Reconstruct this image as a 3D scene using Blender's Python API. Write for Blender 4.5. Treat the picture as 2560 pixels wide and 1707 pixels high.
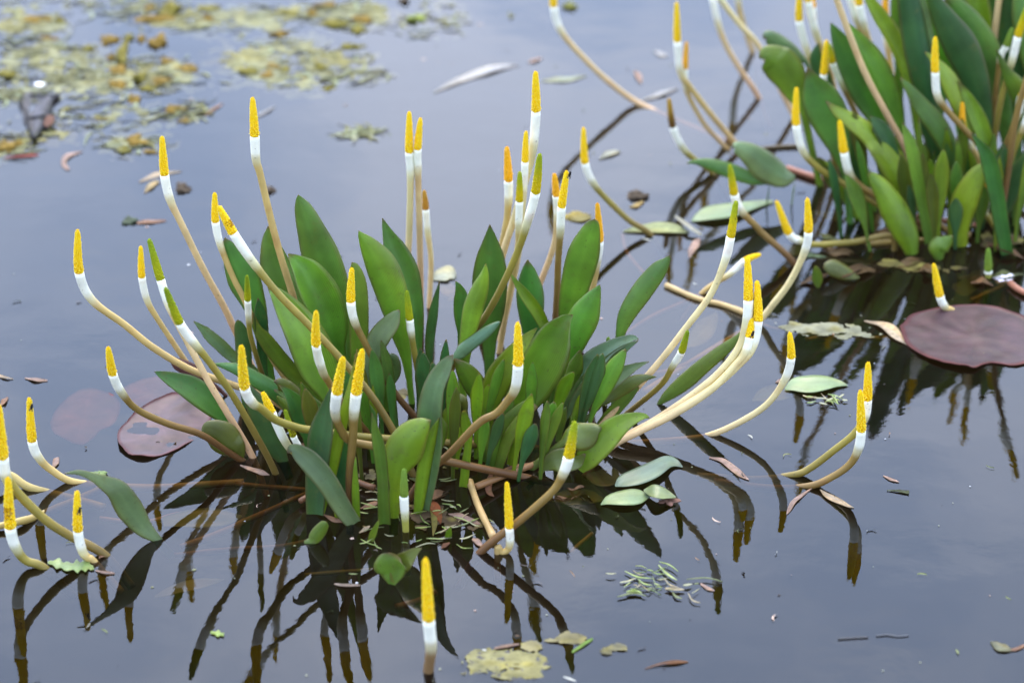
import bpy, math, random
from mathutils import Vector, noise, Matrix
random.seed(7)
for o in list(bpy.data.objects): bpy.data.objects.remove(o)
SC = bpy.context.scene
COL = SC.collection

# ------------------------------------------------------------------ camera
PITCH = math.radians(27.0)
HCAM = 1.45
FPX = 2560 * 100.0 / 36.0            # focal length in photo pixels
cam_d = bpy.data.cameras.new('camera'); cam = bpy.data.objects.new('camera', cam_d); COL.objects.link(cam)
cam.location = (0, 0, HCAM); cam.rotation_euler = (math.pi/2 - PITCH, 0, 0)
cam_d.lens = 100; cam_d.sensor_width = 36; cam_d.clip_start = 0.05; cam_d.clip_end = 500
cam_d.dof.use_dof = True; cam_d.dof.focus_distance = 2.93; cam_d.dof.aperture_fstop = 3.9
SC.camera = cam
SC.render.resolution_x = 1024; SC.render.resolution_y = 682

# ------------------------------------------------------------------ sky and sun
SUN_EL, SUN_AZ = math.radians(54), math.radians(-12)     # high, beyond the pond, veiled by cloud
w = bpy.data.worlds.new('World'); SC.world = w; w.use_nodes = True
nt = w.node_tree; nt.nodes.clear()
N = nt.nodes.new; L = nt.links.new
out = N('ShaderNodeOutputWorld'); bg = N('ShaderNodeBackground'); L(bg.outputs[0], out.inputs[0])
sky = N('ShaderNodeTexSky'); sky.sky_type = 'NISHITA'; sky.sun_disc = False
sky.sun_elevation = SUN_EL; sky.sun_rotation = SUN_AZ; sky.air_density = 1.0; sky.dust_density = 2.0
tc = N('ShaderNodeTexCoord')
n1 = N('ShaderNodeTexNoise'); n1.inputs['Scale'].default_value = 7.0; n1.inputs['Detail'].default_value = 5; n1.inputs['Roughness'].default_value = 0.55
L(tc.outputs['Generated'], n1.inputs['Vector'])
sdir = Vector((math.sin(SUN_AZ)*math.cos(SUN_EL), math.cos(SUN_AZ)*math.cos(SUN_EL), math.sin(SUN_EL)))
dt = N('ShaderNodeVectorMath'); dt.operation = 'DOT_PRODUCT'; L(tc.outputs['Generated'], dt.inputs[0]); dt.inputs[1].default_value = sdir
h1 = N('ShaderNodeMath'); h1.operation = 'MULTIPLY_ADD'; L(dt.outputs['Value'], h1.inputs[0]); h1.inputs[1].default_value = .5; h1.inputs[2].default_value = .5
h2 = N('ShaderNodeMath'); h2.operation = 'POWER'; L(h1.outputs[0], h2.inputs[0]); h2.inputs[1].default_value = 5.0
h3 = N('ShaderNodeMath'); h3.operation = 'MULTIPLY_ADD'; L(h2.outputs[0], h3.inputs[0]); h3.inputs[1].default_value = 28.0; h3.inputs[2].default_value = 11.0   # thin overcast, brighter round the veiled sun
rp = N('ShaderNodeValToRGB'); L(n1.outputs[0], rp.inputs[0])
rp.color_ramp.elements[0].position = 0.38; rp.color_ramp.elements[0].color = (0.49, 0.63, 0.94, 1)
rp.color_ramp.elements[1].position = 0.60; rp.color_ramp.elements[1].color = (0.78, 0.88, 1.13, 1)
mul = N('ShaderNodeVectorMath'); mul.operation = 'SCALE'; L(rp.outputs[0], mul.inputs[0]); L(h3.outputs[0], mul.inputs['Scale'])
mx = N('ShaderNodeMix'); mx.data_type = 'RGBA'; mx.inputs[0].default_value = 0.86
L(sky.outputs[0], mx.inputs[6]); L(mul.outputs[0], mx.inputs[7]); L(mx.outputs[2], bg.inputs[0])
bg.inputs[1].default_value = 0.105
sd = bpy.data.lights.new('sun', 'SUN'); sun = bpy.data.objects.new('sun', sd); COL.objects.link(sun)
sd.energy = 1.9; sd.angle = math.radians(30); sd.color = (1.0, 0.84, 0.60)
sun.rotation_euler = sdir.to_track_quat('Z', 'Y').to_euler(); sun.location = (-1, 6, 8)
SC.view_settings.view_transform = 'Standard'; SC.view_settings.look = 'None'
SC.view_settings.exposure = 0.76; SC.view_settings.gamma = 1.0
SC.render.engine = 'CYCLES'
SC.cycles.max_bounces = 8; SC.cycles.transparent_max_bounces = 16

# ------------------------------------------------------------------ photo pixels -> places
CR = Vector((1, 0, 0)); CF = Vector((0, math.cos(PITCH), -math.sin(PITCH))); CU = Vector((0, math.sin(PITCH), math.cos(PITCH)))
CAM = Vector((0, 0, HCAM))
TX = {'A': 0, 'B': 600, 'C': 1240, 'D': 1860}; TK = 700.0/2350.0; OK_ = 2560/2352.0
def src(tile, x, y):
    if tile == 'O': return x*OK_, y*OK_
    return TX[tile[0]] + x*TK, {'0': 0, '4': 400, '8': 820, '12': 1240}[tile[1:]] + y*TK
def klen(tile): return OK_ if tile == 'O' else TK
def ray(px, py): return CR*((px-1280)/FPX) + CU*((853.5-py)/FPX) + CF
def on_z(px, py, z=0.0):
    d = ray(px, py); t = (z-HCAM)/d.z; return CAM + d*t
def row_y(oy):                       # depth of the water at a photo row (overview rows)
    return on_z(1280, oy*OK_).y
def on_y(px, py, Y):
    d = ray(px, py); return CAM + d*(Y/d.y)
def depth(p): return (p-CAM).dot(CF)
def spline(pts, n):                  # Catmull-Rom through tuples / vectors (any dimension), n samples per span
    m = len(pts); out = []
    for i in range(m-1):
        p1, p2 = pts[i], pts[i+1]
        p0 = pts[i-1] if i else [2*a-b for a, b in zip(p1, p2)]
        p3 = pts[i+2] if i+2 < m else [2*b-a for a, b in zip(p1, p2)]
        for k in range(n):
            t = k/n
            out.append([0.5*((2*b)+(-a+c)*t+(2*a-5*b+4*c-d)*t*t+(-a+3*b-3*c+d)*t**3) for a, b, c, d in zip(p0, p1, p2, p3)])
    out.append(list(pts[-1])); return out
def mixc(a, b, t):
    t = max(0.0, min(1.0, t)); return tuple(x+(y-x)*t for x, y in zip(a, b))
def sm(a, b, x):
    t = max(0.0, min(1.0, (x-a)/(b-a))); return t*t*(3-2*t)

# ------------------------------------------------------------------ objects
class MB:
    def __init__(s): s.v = []; s.f = []; s.c = []; s.uv = []
    def add(s, p, c, uv=(0, 0)):
        s.v.append(tuple(p)); s.c.append((c[0], c[1], c[2], 1.0)); s.uv.append(uv); return len(s.v)-1
    def build(s, name, mat, parent=None, smooth=True):
        me = bpy.data.meshes.new(name); me.from_pydata(s.v, [], s.f)
        ca = me.color_attributes.new('Col', 'FLOAT_COLOR', 'POINT')
        ca.data.foreach_set('color', [x for c in s.c for x in c])
        ul = me.uv_layers.new(name='UVMap')
        ul.data.foreach_set('uv', [x for l in me.loops for x in s.uv[l.vertex_index]])
        if smooth: me.polygons.foreach_set('use_smooth', [True]*len(me.polygons))
        me.materials.append(mat); me.update()
        o = bpy.data.objects.new(name, me); COL.objects.link(o)
        if parent is not None: o.parent = parent
        return o
def tag(o, label=None, cat=None, group=None, kind=None):
    if label: o['label'] = label
    if cat: o['category'] = cat
    if group: o['group'] = group
    if kind: o['kind'] = kind
    return o
def empty(name, loc):
    o = bpy.data.objects.new(name, None); COL.objects.link(o); o.location = loc; o.empty_display_size = 0.02; return o

# ------------------------------------------------------------------ materials
def newmat(name):
    m = bpy.data.materials.new(name); m.use_nodes = True; t = m.node_tree; t.nodes.clear(); return m, t, t.nodes.new, t.links.new
def plant_mat(name, rough, spec, transl, noise_scale, var, bump=0.0, veins=False, sss=0.0, coat=0.0, spots=0.0):
    m, t, N, L = newmat(name)
    out = N('ShaderNodeOutputMaterial'); p = N('ShaderNodeBsdfPrincipled')
    at = N('ShaderNodeAttribute'); at.attribute_name = 'Col'
    tc = N('ShaderNodeTexCoord'); nz = N('ShaderNodeTexNoise'); nz.inputs['Scale'].default_value = noise_scale; nz.inputs['Detail'].default_value = 4
    L(tc.outputs['Object'], nz.inputs['Vector'])
    mr = N('ShaderNodeMapRange'); L(nz.outputs[0], mr.inputs[0]); mr.inputs[1].default_value = .25; mr.inputs[2].default_value = .75
    mr.inputs[3].default_value = 1-var; mr.inputs[4].default_value = 1+var
    sc = N('ShaderNodeVectorMath'); sc.operation = 'SCALE'; L(at.outputs['Color'], sc.inputs[0]); L(mr.outputs[0], sc.inputs['Scale'])
    colour = sc.outputs[0]; hgt = nz.outputs[0]
    if veins:
        wv = N('ShaderNodeTexWave'); wv.bands_direction = 'X'; wv.inputs['Scale'].default_value = 7.5; wv.inputs['Distortion'].default_value = 1.2; wv.inputs['Detail'].default_value = 2
        mp = N('ShaderNodeMapping'); mp.inputs['Scale'].default_value = (1, .25, 1)
        L(tc.outputs['UV'], mp.inputs[0]); L(mp.outputs[0], wv.inputs[0])
        r2 = N('ShaderNodeMapRange'); L(wv.outputs['Fac'], r2.inputs[0]); r2.inputs[3].default_value = .86; r2.inputs[4].default_value = 1.12
        s2 = N('ShaderNodeVectorMath'); s2.operation = 'SCALE'; L(colour, s2.inputs[0]); L(r2.outputs[0], s2.inputs['Scale']); colour = s2.outputs[0]; hgt = wv.outputs['Fac']
    if veins:
        n4 = N('ShaderNodeTexNoise'); n4.inputs['Scale'].default_value = 48; n4.inputs['Detail'].default_value = 5; n4.inputs['Roughness'].default_value = .7; L(tc.outputs['Object'], n4.inputs['Vector'])
        r4 = N('ShaderNodeMapRange'); L(n4.outputs[0], r4.inputs[0]); r4.inputs[1].default_value = .58; r4.inputs[2].default_value = .74; r4.inputs[3].default_value = 0; r4.inputs[4].default_value = .55
        m4 = N('ShaderNodeMix'); m4.data_type = 'RGBA'; L(r4.outputs[0], m4.inputs[0]); L(colour, m4.inputs[6]); m4.inputs[7].default_value = (.16, .17, .035, 1); colour = m4.outputs[2]
    if spots > 0:
        n3 = N('ShaderNodeTexNoise'); n3.inputs['Scale'].default_value = 330; n3.inputs['Detail'].default_value = 1; L(tc.outputs['Object'], n3.inputs['Vector'])
        r3 = N('ShaderNodeMapRange'); L(n3.outputs[0], r3.inputs[0]); r3.inputs[1].default_value = .70; r3.inputs[2].default_value = .76; r3.inputs[3].default_value = 0; r3.inputs[4].default_value = spots
        m3 = N('ShaderNodeMix'); m3.data_type = 'RGBA'; L(r3.outputs[0], m3.inputs[0]); L(colour, m3.inputs[6]); m3.inputs[7].default_value = (.10, .07, .025, 1); colour = m3.outputs[2]
    L(colour, p.inputs['Base Color']); p.inputs['Roughness'].default_value = rough; p.inputs['Specular IOR Level'].default_value = spec
    if sss: p.inputs['Subsurface Weight'].default_value = sss; p.inputs['Subsurface Radius'].default_value = (.004, .003, .0015); p.inputs['Subsurface Scale'].default_value = 1.0
    if bump:
        b = N('ShaderNodeBump'); b.inputs['Strength'].default_value = 1; b.inputs['Distance'].default_value = bump; L(hgt, b.inputs['Height']); L(b.outputs[0], p.inputs['Normal'])
    if transl:
        tr = N('ShaderNodeBsdfTranslucent'); s5 = N('ShaderNodeVectorMath'); s5.operation = 'MULTIPLY'; L(colour, s5.inputs[0]); s5.inputs[1].default_value = (1.5, 1.5, .7)
        L(s5.outputs[0], tr.inputs[0]); mi = N('ShaderNodeMixShader'); mi.inputs[0].default_value = transl
        L(p.outputs[0], mi.inputs[1]); L(tr.outputs[0], mi.inputs[2]); L(mi.outputs[0], out.inputs[0])
    else: L(p.outputs[0], out.inputs[0])
    return m
M_LEAF = plant_mat('leaf_green', .30, .8, .33, 30, .28, bump=.00009, veins=True, spots=.55)
M_STALK = plant_mat('stalk_skin', .42, .4, 0, 60, .10, sss=0.0, spots=.5)
M_SPADIX = plant_mat('spadix_yellow', .65, .06, 0, 400, .08)
M_DEAD = plant_mat('dead_leaf', .6, .3, .15, 120, .3, bump=.0004, veins=True, spots=.7)
M_PAD = plant_mat('lily_pad', .5, .3, 0, 45, .42, bump=.0003, spots=.6)
M_ALGAE = plant_mat('algae', .85, .15, 0, 70, .4, bump=.001)
M_SPECK = plant_mat('speck', .7, .2, 0, 50, .1)

# water: clear, tea-brown, mirror-like under the overcast sky
WATER, t, N, L = newmat('water')
out = N('ShaderNodeOutputMaterial'); mi = N('ShaderNodeMixShader'); tr = N('ShaderNodeBsdfTransparent'); gl = N('ShaderNodeBsdfGlossy')
tr.inputs[0].default_value = (.42, .34, .21, 1); gl.inputs[0].default_value = (1, 1, 1, 1); gl.inputs['Roughness'].default_value = 0.0
fr = N('ShaderNodeFresnel'); fr.inputs['IOR'].default_value = 1.375
tc = N('ShaderNodeTexCoord')
na = N('ShaderNodeTexNoise'); na.inputs['Scale'].default_value = 75; na.inputs['Detail'].default_value = 2
nb = N('ShaderNodeTexNoise'); nb.inputs['Scale'].default_value = 7; nb.inputs['Detail'].default_value = 2
L(tc.outputs['Object'], na.inputs['Vector']); L(tc.outputs['Object'], nb.inputs['Vector'])
b1 = N('ShaderNodeBump'); b1.inputs['Distance'].default_value = .00006; L(na.outputs[0], b1.inputs['Height'])
b2 = N('ShaderNodeBump'); b2.inputs['Distance'].default_value = .0009; L(nb.outputs[0], b2.inputs['Height']); L(b1.outputs[0], b2.inputs['Normal'])
L(b2.outputs[0], gl.inputs['Normal']); L(b2.outputs[0], fr.inputs['Normal'])
L(fr.outputs[0], mi.inputs[0]); L(tr.outputs[0], mi.inputs[1]); L(gl.outputs[0], mi.inputs[2])
mpf = N('ShaderNodeMapping'); mpf.inputs['Scale'].default_value = (.55, 1.3, 1); mpf.inputs['Rotation'].default_value = (0, 0, .35); L(tc.outputs['Object'], mpf.inputs[0])      # thin dust film drifted into streaks
nf = N('ShaderNodeTexNoise'); nf.inputs['Scale'].default_value = 9; nf.inputs['Detail'].default_value = 8; nf.inputs['Roughness'].default_value = .68; nf.inputs['Distortion'].default_value = .6; L(mpf.outputs[0], nf.inputs['Vector'])
rf = N('ShaderNodeMapRange'); L(nf.outputs[0], rf.inputs[0]); rf.inputs[1].default_value = .46; rf.inputs[2].default_value = .80; rf.inputs[3].default_value = 0.0; rf.inputs[4].default_value = .018
df = N('ShaderNodeBsdfDiffuse'); df.inputs[0].default_value = (.36, .33, .29, 1); mf = N('ShaderNodeMixShader')
L(rf.outputs[0], mf.inputs[0]); L(mi.outputs[0], mf.inputs[1]); L(df.outputs[0], mf.inputs[2]); L(mf.outputs[0], out.inputs[0])
BED, t, N, L = newmat('pond_mud')
out = N('ShaderNodeOutputMaterial'); p = N('ShaderNodeBsdfPrincipled'); nz = N('ShaderNodeTexNoise'); nz.inputs['Scale'].default_value = 9; nz.inputs['Detail'].default_value = 6
tc = N('ShaderNodeTexCoord'); L(tc.outputs['Object'], nz.inputs['Vector'])
rp = N('ShaderNodeValToRGB'); L(nz.outputs[0], rp.inputs[0]); rp.color_ramp.elements[0].color = (.004, .0035, .002, 1); rp.color_ramp.elements[1].color = (.014, .011, .006, 1)
L(rp.outputs[0], p.inputs['Base Color']); p.inputs['Roughness'].default_value = .95; L(p.outputs[0], out.inputs[0])

# ------------------------------------------------------------------ the pond
def sheet(name, z, mat, size=60):
    mb = MB(); q = [mb.add((x, y, z), (1, 1, 1)) for x, y in ((-size, -size), (size, -size), (size, size), (-size, size))]
    mb.f.append(q); return tag(mb.build(name, mat, smooth=False), kind='structure')
sheet('pond_bed', -0.30, BED); sheet('water', 0.0, WATER)

# ------------------------------------------------------------------ builders
def frames(C):
    T = []
    for i in range(len(C)):
        a, b = C[max(i-1, 0)], C[min(i+1, len(C)-1)]; T.append((b-a).normalized())
    up = Vector((0, -1, .2)); n = (up - T[0]*up.dot(T[0])).normalized(); F = []
    for t in T:
        n = (n - t*n.dot(t)).normalized(); F.append((t, n, t.cross(n)))
    return F
def tube(mb, C, R, cols, seg=10, org=Vector((0, 0, 0)), cap=True):
    F = frames(C); base = len(mb.v)
    for i, (c, r, (t, n, b)) in enumerate(zip(C, R, F)):
        for k in range(seg):
            a = 2*math.pi*k/seg; q = c + (n*math.cos(a)+b*math.sin(a))*r*(1+.05*noise.noise(c*90)); nn = noise.noise(q*110)*.5+noise.noise(q*38); mb.add(q - org, tuple(x*(1+.16*nn-y*max(0, nn-.35)) for x, y in zip(cols[i], (.5, .7, .8))), (k/seg, i/len(C)))
    for i in range(len(C)-1):
        for k in range(seg):
            a = base+i*seg+k; b_ = base+i*seg+(k+1) % seg; mb.f.append((a, b_, b_+seg, a+seg))
    if cap:
        mb.f.append(tuple(base+k for k in reversed(range(seg)))); e = base+(len(C)-1)*seg; mb.f.append(tuple(e+k for k in range(seg)))
TONES = {'tan': ((.52, .37, .14), (.50, .33, .15)), 'olive': ((.265, .215, .038), (.17, .115, .028)), 'brown': ((.235, .150, .038), (.135, .062, .022)),
         'cream': ((.66, .55, .30), (.62, .42, .24)), 'pink': ((.62, .45, .24), (.56, .33, .20)), 'green': ((.35, .34, .07), (.20, .20, .04)),
         'dark': ((.22, .13, .06), (.12, .065, .03))}
WHITE = (.85, .85, .69)
KINDS = {'y': ((.93, .56, .004), (.93, .60, .006)), 'o': ((.82, .40, .006), (.80, .42, .008)), 'g': ((.40, .42, .012), (.26, .36, .02)),
         'gy': ((.70, .52, .010), (.36, .44, .018)), 'gg': ((.20, .30, .04), (.20, .34, .05)), 'b': ((.42, .20, .02), (.45, .25, .03)), 'd': ((.16, .085, .02), (.5, .3, .03))}
def spadix(parent, C, R0, kind, org):
    mb = MB(); c0, c1 = KINDS[kind]; Ls = [0]
    for a, b in zip(C, C[1:]): Ls.append(Ls[-1]+(b-a).length)
    T = Ls[-1]; prof = lambda u: R0*(.98-.12*u-.40*u*u)*math.sqrt(max(1e-3, 1-max(0, (u-.90)/.102)**2))*(min(1, .86+u*4))
    R = [prof(l/T) for l in Ls]; cols = [mixc(c0, c1, sm(.1, .9, l/T)) for l in Ls]
    tube(mb, C, R, [(c[0]*.95, c[1]*.86, c[2]*.8) for c in cols], 12, org)  # tube tinted deeper than the beads, painting shade into the crevices between them
    F = frames(C); th = random.random()*6; s = 0.0006; i = 0
    br = R0*.25; bt = random.random(); bu = random.uniform(.15, .9); ba = random.random()*6.28
    while s < T-.0004:
        u = s/T; j = 0
        while j < len(Ls)-2 and Ls[j+1] < s: j += 1
        fr = (s-Ls[j])/max(1e-6, Ls[j+1]-Ls[j]); c = C[j].lerp(C[j+1], fr); t, n, b = F[j]
        th2 = th+random.uniform(-.22, .22); c = c+t*random.uniform(-.4, .4)*br; r = prof(u); d = n*math.cos(th2)+b*math.sin(th2); e = t.cross(d)
        bs = br*(1-.35*u)*random.uniform(.65, 1.2); hh = bs*random.uniform(.65, 1.0)
        col = mixc(c0, c1, sm(.1, .9, u)); k = random.uniform(.96, 1.06); col = tuple(min(.9, x*k) for x in col)
        top = tuple(min(.9, x*1.08+.02) for x in col) if kind in 'yob' else tuple(x*.72 for x in col)
        if bt < .08 and abs(u-bu) < .13 and math.cos(th2-ba) > random.uniform(-.2, .9): col = (col[0]*.45, col[1]*.36, col[2]); top = (col[0]*.9, col[1]*.9, col[2])
        p = c + d*(r-bs*.12) - org; q0 = len(mb.v)
        for kk in range(6):
            a = kk*math.pi/3; mb.add(p+(t*math.cos(a)+e*math.sin(a))*bs, col)
        for kk in range(6):
            a = kk*math.pi/3; mb.add(p+(t*math.cos(a)+e*math.sin(a))*bs*.62+d*hh*.75, top)
        tp = mb.add(p+d*hh, top)
        for kk in range(6):
            k2 = (kk+1) % 6; mb.f.append((q0+kk, q0+k2, q0+6+k2, q0+6+kk)); mb.f.append((q0+6+kk, q0+6+k2, tp))
        if kind in ('y', 'o', 'gy') and random.random() < (.35 if kind != 'gy' else .12):     # open anthers, paler
            q = p+d*(hh+bs*.25)+t*random.uniform(-.5, .5)*bs; rr = bs*.34; v = [mb.add(q+x*rr, (.86, .70, .22)) for x in (t, e, -t, -e)]
            tt = mb.add(q+d*rr, (.88, .74, .3)); bb = mb.add(q-d*rr*1.6, (.8, .5, .05))
            for kk in range(4): mb.f.append((v[kk], v[(kk+1) % 4], tt)); mb.f.append((v[(kk+1) % 4], v[kk], bb))
        th += 2.39996; i += 1; s += bs*bs*3.3/(2*math.pi*max(r, R0*.3))*1.05
    return mb.build('spadix', M_SPADIX, parent)
def stalk(plant, tile, pts, fy0, fy1=None, tone='tan', kind='y', sc=1.0, uw=None, rs=1.0, uz=-.010):
    org = plant.location; fy1 = fy0 if fy1 is None else fy1; P = []
    n = len(pts); ln = [0]
    for a, b in zip(pts, pts[1:]): ln.append(ln[-1]+math.hypot(a[0]-b[0], a[1]-b[1]))
    for (x, y), l in zip(pts, ln):
        P.append(on_y(*src(tile, x, y), row_y(fy0+(fy1-fy0)*l/ln[-1])))
    if P[0].z > .003:                                   # runs on down into the water out of sight
        d = (P[0]-P[1]).normalized()
        if d.z < -.22 and (P[0].z+.02)/-d.z < .2: P.insert(0, P[0]+d*((P[0].z+.02)/-d.z))
        else: P.insert(0, Vector((P[0].x*.98+(P[0].x-P[1].x)*.15, P[0].y, -.03)))
        n += 1
    elif not uw:
        d = (P[0]-P[1]).normalized(); P.insert(0, P[0]+d*.03+Vector((0, 0, -.02))); n += 1
    if uw:
        U = [on_z(*src(tile, x, y), uz) for x, y in uw]; P = U+P; n += len(U)
    S = [Vector(p) for p in spline([tuple(p) for p in P], 8)]
    iy, iw = (n-2)*8, (n-3)*8
    al = [0]
    for a, b in zip(S, S[1:]): al.append(al[-1]+(b-a).length)
    ay, aw = al[iy], al[iw]; up, lo = [(q[0], q[1], q[2]*.84) for q in TONES[tone]]; C = S[:iy+1]; R = []; cols = []
    Rw, Rs = .0047*sc, .0036*sc*rs
    for i in range(iy+1):
        f = (ay-al[i])/max(1e-5, ay-aw)                 # 0 at the spadix, 1 where the white ends
        R.append(Rw*(1-.03*f) if f < .6 else Rw*.98+(Rs-Rw*.98)*sm(.6, 1.7, f))
        g = (al[i])/max(aw, 1e-5)
        c = mixc(lo, up, sm(.25, .9, g)); cr = mixc(up, (.72, .70, .42), .6)
        cols.append(WHITE if f < .62 else (mixc(WHITE, cr, sm(.62, .95, f)) if f < .95 else mixc(cr, c, sm(.95, 1.35, f))))
    mb = MB(); tube(mb, C, R, cols, 12, org); o = mb.build('flower_stalk', M_STALK, plant)
    spadix(o, S[iy:], Rw*.90, kind, org)
    return o
def stem(plant, name, tile, pts, z, r, col, col2=None, mat=None):         # an old stem lying at or under the surface
    org = plant.location if plant else Vector((0, 0, 0))
    C = [Vector(p) for p in spline([tuple(on_z(*src(tile, q[0], q[1]), q[2] if len(q) > 2 else z)) for q in pts], 8)]
    m = len(C); mb = MB(); tube(mb, C, [r*(.9+.2*noise.noise(c*40)) for c in C], [mixc(col, col2 or col, i/m) for i in range(m)], 8, org)
    o = mb.build(name, mat or M_STALK, plant); return o
# leaf colours: (side seen in the photo, other side)
DK, LT = (.070, .195, .042), (.190, .290, .016)
LCOL = {'d': (DK, (.11, .19, .03)), 'd2': ((.105, .26, .028), (.12, .2, .02)), 'k': ((.036, .120, .038), (.10, .17, .03)), 'g': ((.125, .195, .090), (.10, .19, .03)),
        'l': (LT, DK), 'l2': ((.125, .205, .025), DK), 'b': ((.105, .130, .016), (.04, .08, .02)), 'm': ((.085, .032, .034), (.07, .03, .03)), 'gb': ((.13, .22, .14), (.11, .2, .03)),
        'lb': ((.19, .33, .035), (.10, .22, .02))}
def blade(mb, rows, cf, cb, org, cup=0.2, th=.0006, nv=8, wav=.04, edge=(.15, .085, .03), facing=None, vein=1.0, fold=0.0):
    """rows: (mid, cross vector of half width, tangent). Two skins with the colours cf and cb."""
    tipu = random.choice((.95, .93, .9, .82)); nr = len(rows); F = facing or (-CF); sd_ = random.random()*50; ids = {}
    for s in (0, 1):
        for i, (m, cr, tg) in enumerate(rows):
            nrm = tg.cross(cr); nrm = nrm.normalized() if nrm.length > 1e-9 else Vector((0, 0, 1))
            if nrm.dot(F) < 0: nrm = -nrm
            wl = cr.length; u = i/(nr-1)
            for j in range(nv+1):
                v = -1+2*j/nv
                off = cup*wl*(v*v) + fold*wl*abs(v) + wav*wl*noise.noise(Vector((u*3.1+sd_, v*1.3, 0)))*2*abs(v)
                tk = th*(1-.85*abs(v))*(1 if s == 0 else -1) + (.00008 if s == 0 else -.00008)
                p = m + cr*v + nrm*(off+tk) - org
                base = cf if s == 0 else cb
                mid = .80+.0*vein if abs(v) < 1e-6 else 1.0
                c = mixc(base, tuple(x*1.35+.012 for x in base), (1-min(1, abs(v)*4))*.28*vein)
                c = mixc(c, (base[0]*1.5+.02, base[1]*1.22+.01, base[2]*.7), .55*max(0, noise.noise(Vector((u*2+sd_, v*.9, 7)))+.15)+.25*v*v)
                c = mixc(c, edge, (abs(v) > .99)*.45 + min(.85, sm(tipu, 1, u)*.8))
                ids[s, i, j] = mb.add(p, c, (v*.5+.5, u*2))
    for i in range(nr-1):
        for j in range(nv):
            mb.f.append((ids[0, i, j], ids[0, i, j+1], ids[0, i+1, j+1], ids[0, i+1, j]))
            mb.f.append((ids[1, i, j], ids[1, i+1, j], ids[1, i+1, j+1], ids[1, i, j+1]))
        for j, fl in ((0, 0), (nv, 1)):
            a, b, c, d = ids[0, i, j], ids[0, i+1, j], ids[1, i+1, j], ids[1, i, j]; mb.f.append((a, b, c, d) if not fl else (a, d, c, b))
def far_ref(): return globals().get('far')
def leaf(plant, tile, pts, fy0, fy1=None, col='d', yaw=None, cup=None, fold=0.0, name='leaf', mat=None, wav=.05):
    """A standing leaf: midrib points (x, y, apparent half width) from its base to its tip."""
    org = plant.location; k = klen(tile); ln = [0]
    for a, b in zip(pts, pts[1:]): ln.append(ln[-1]+math.hypot(a[0]-b[0], a[1]-b[1]))
    if plant is far_ref() and fy0 < 485: fy0 += 45
    elif plant is not far_ref() and fy0 < 925: fy0 += 38
    if fy1 is None: fy1 = fy0+3
    yaw = random.uniform(-.6, .6) if yaw is None else yaw; cup = random.choice((random.uniform(-.5, -.2), random.uniform(.15, .5))) if cup is None else cup
    pts = [(x, y, wd*(1.07 if i < len(pts)-2 else (1.3 if wd < .5*pts[-3][2] else 1.0) if i == len(pts)-2 else 1)) for i, (x, y, wd) in enumerate(pts)]
    Q = [(x*1.0, y*1.0, wd*k, fy0+(fy1-fy0)*(l/ln[-1])**1.3) for (x, y, wd), l in zip(pts, ln)]
    S = spline(Q, 6); M = [on_y(*src(tile, q[0], q[1]), row_y(q[3])) for q in S]; rows = []
    for i, q in enumerate(S):
        a, b = S[max(i-1, 0)], S[min(i+1, len(S)-1)]; dx, dy = b[0]-a[0], b[1]-a[1]; l = math.hypot(dx, dy) or 1
        if 0 < i: pass
        pr = CR*(-dy/l) - CU*(dx/l)                     # across the midrib, in the picture plane
        cr = (pr + CF*math.tan(yaw)*(1 if abs(dx) < abs(dy) else .5))*(max(q[2], .2)*depth(M[i])/FPX)
        tg = (M[min(i+1, len(M)-1)]-M[max(i-1, 0)]).normalized(); rows.append((M[i], cr, tg))
    if M[0].z > .003:                                   # petiole down into the water
        m0, c0, t0 = rows[0]; c0n = c0.normalized(); pw = min(c0.length, .0045); ext = []
        foot = Vector((m0.x*.985, m0.y, -.02)); dn = -t0
        if dn.z < -.25: foot = foot.lerp(m0+dn*min(.2, (m0.z+.02)/-dn.z), .65); foot.z = -.02
        for f in (0, .35, .7): ext.append((foot.lerp(m0, f), c0n*(pw+(c0.length-pw)*f*f), (m0-foot).normalized()))
        rows = ext+rows
    cf, cb = LCOL[col]; kk = random.uniform(.85, 1.15); hue = random.uniform(.85, 1.45) if col in ('d', 'd2', 'k') else random.uniform(.85, 1.08)
    fold = fold or random.uniform(0, .22); kk *= 1.22; cf = (cf[0]*kk*hue, cf[1]*kk, cf[2]*kk*.92); mb = MB()
    blade(mb, rows, cf, cb, org, cup=cup, fold=fold, wav=wav); o = mb.build(name, mat or M_LEAF, plant)
    return o
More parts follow.
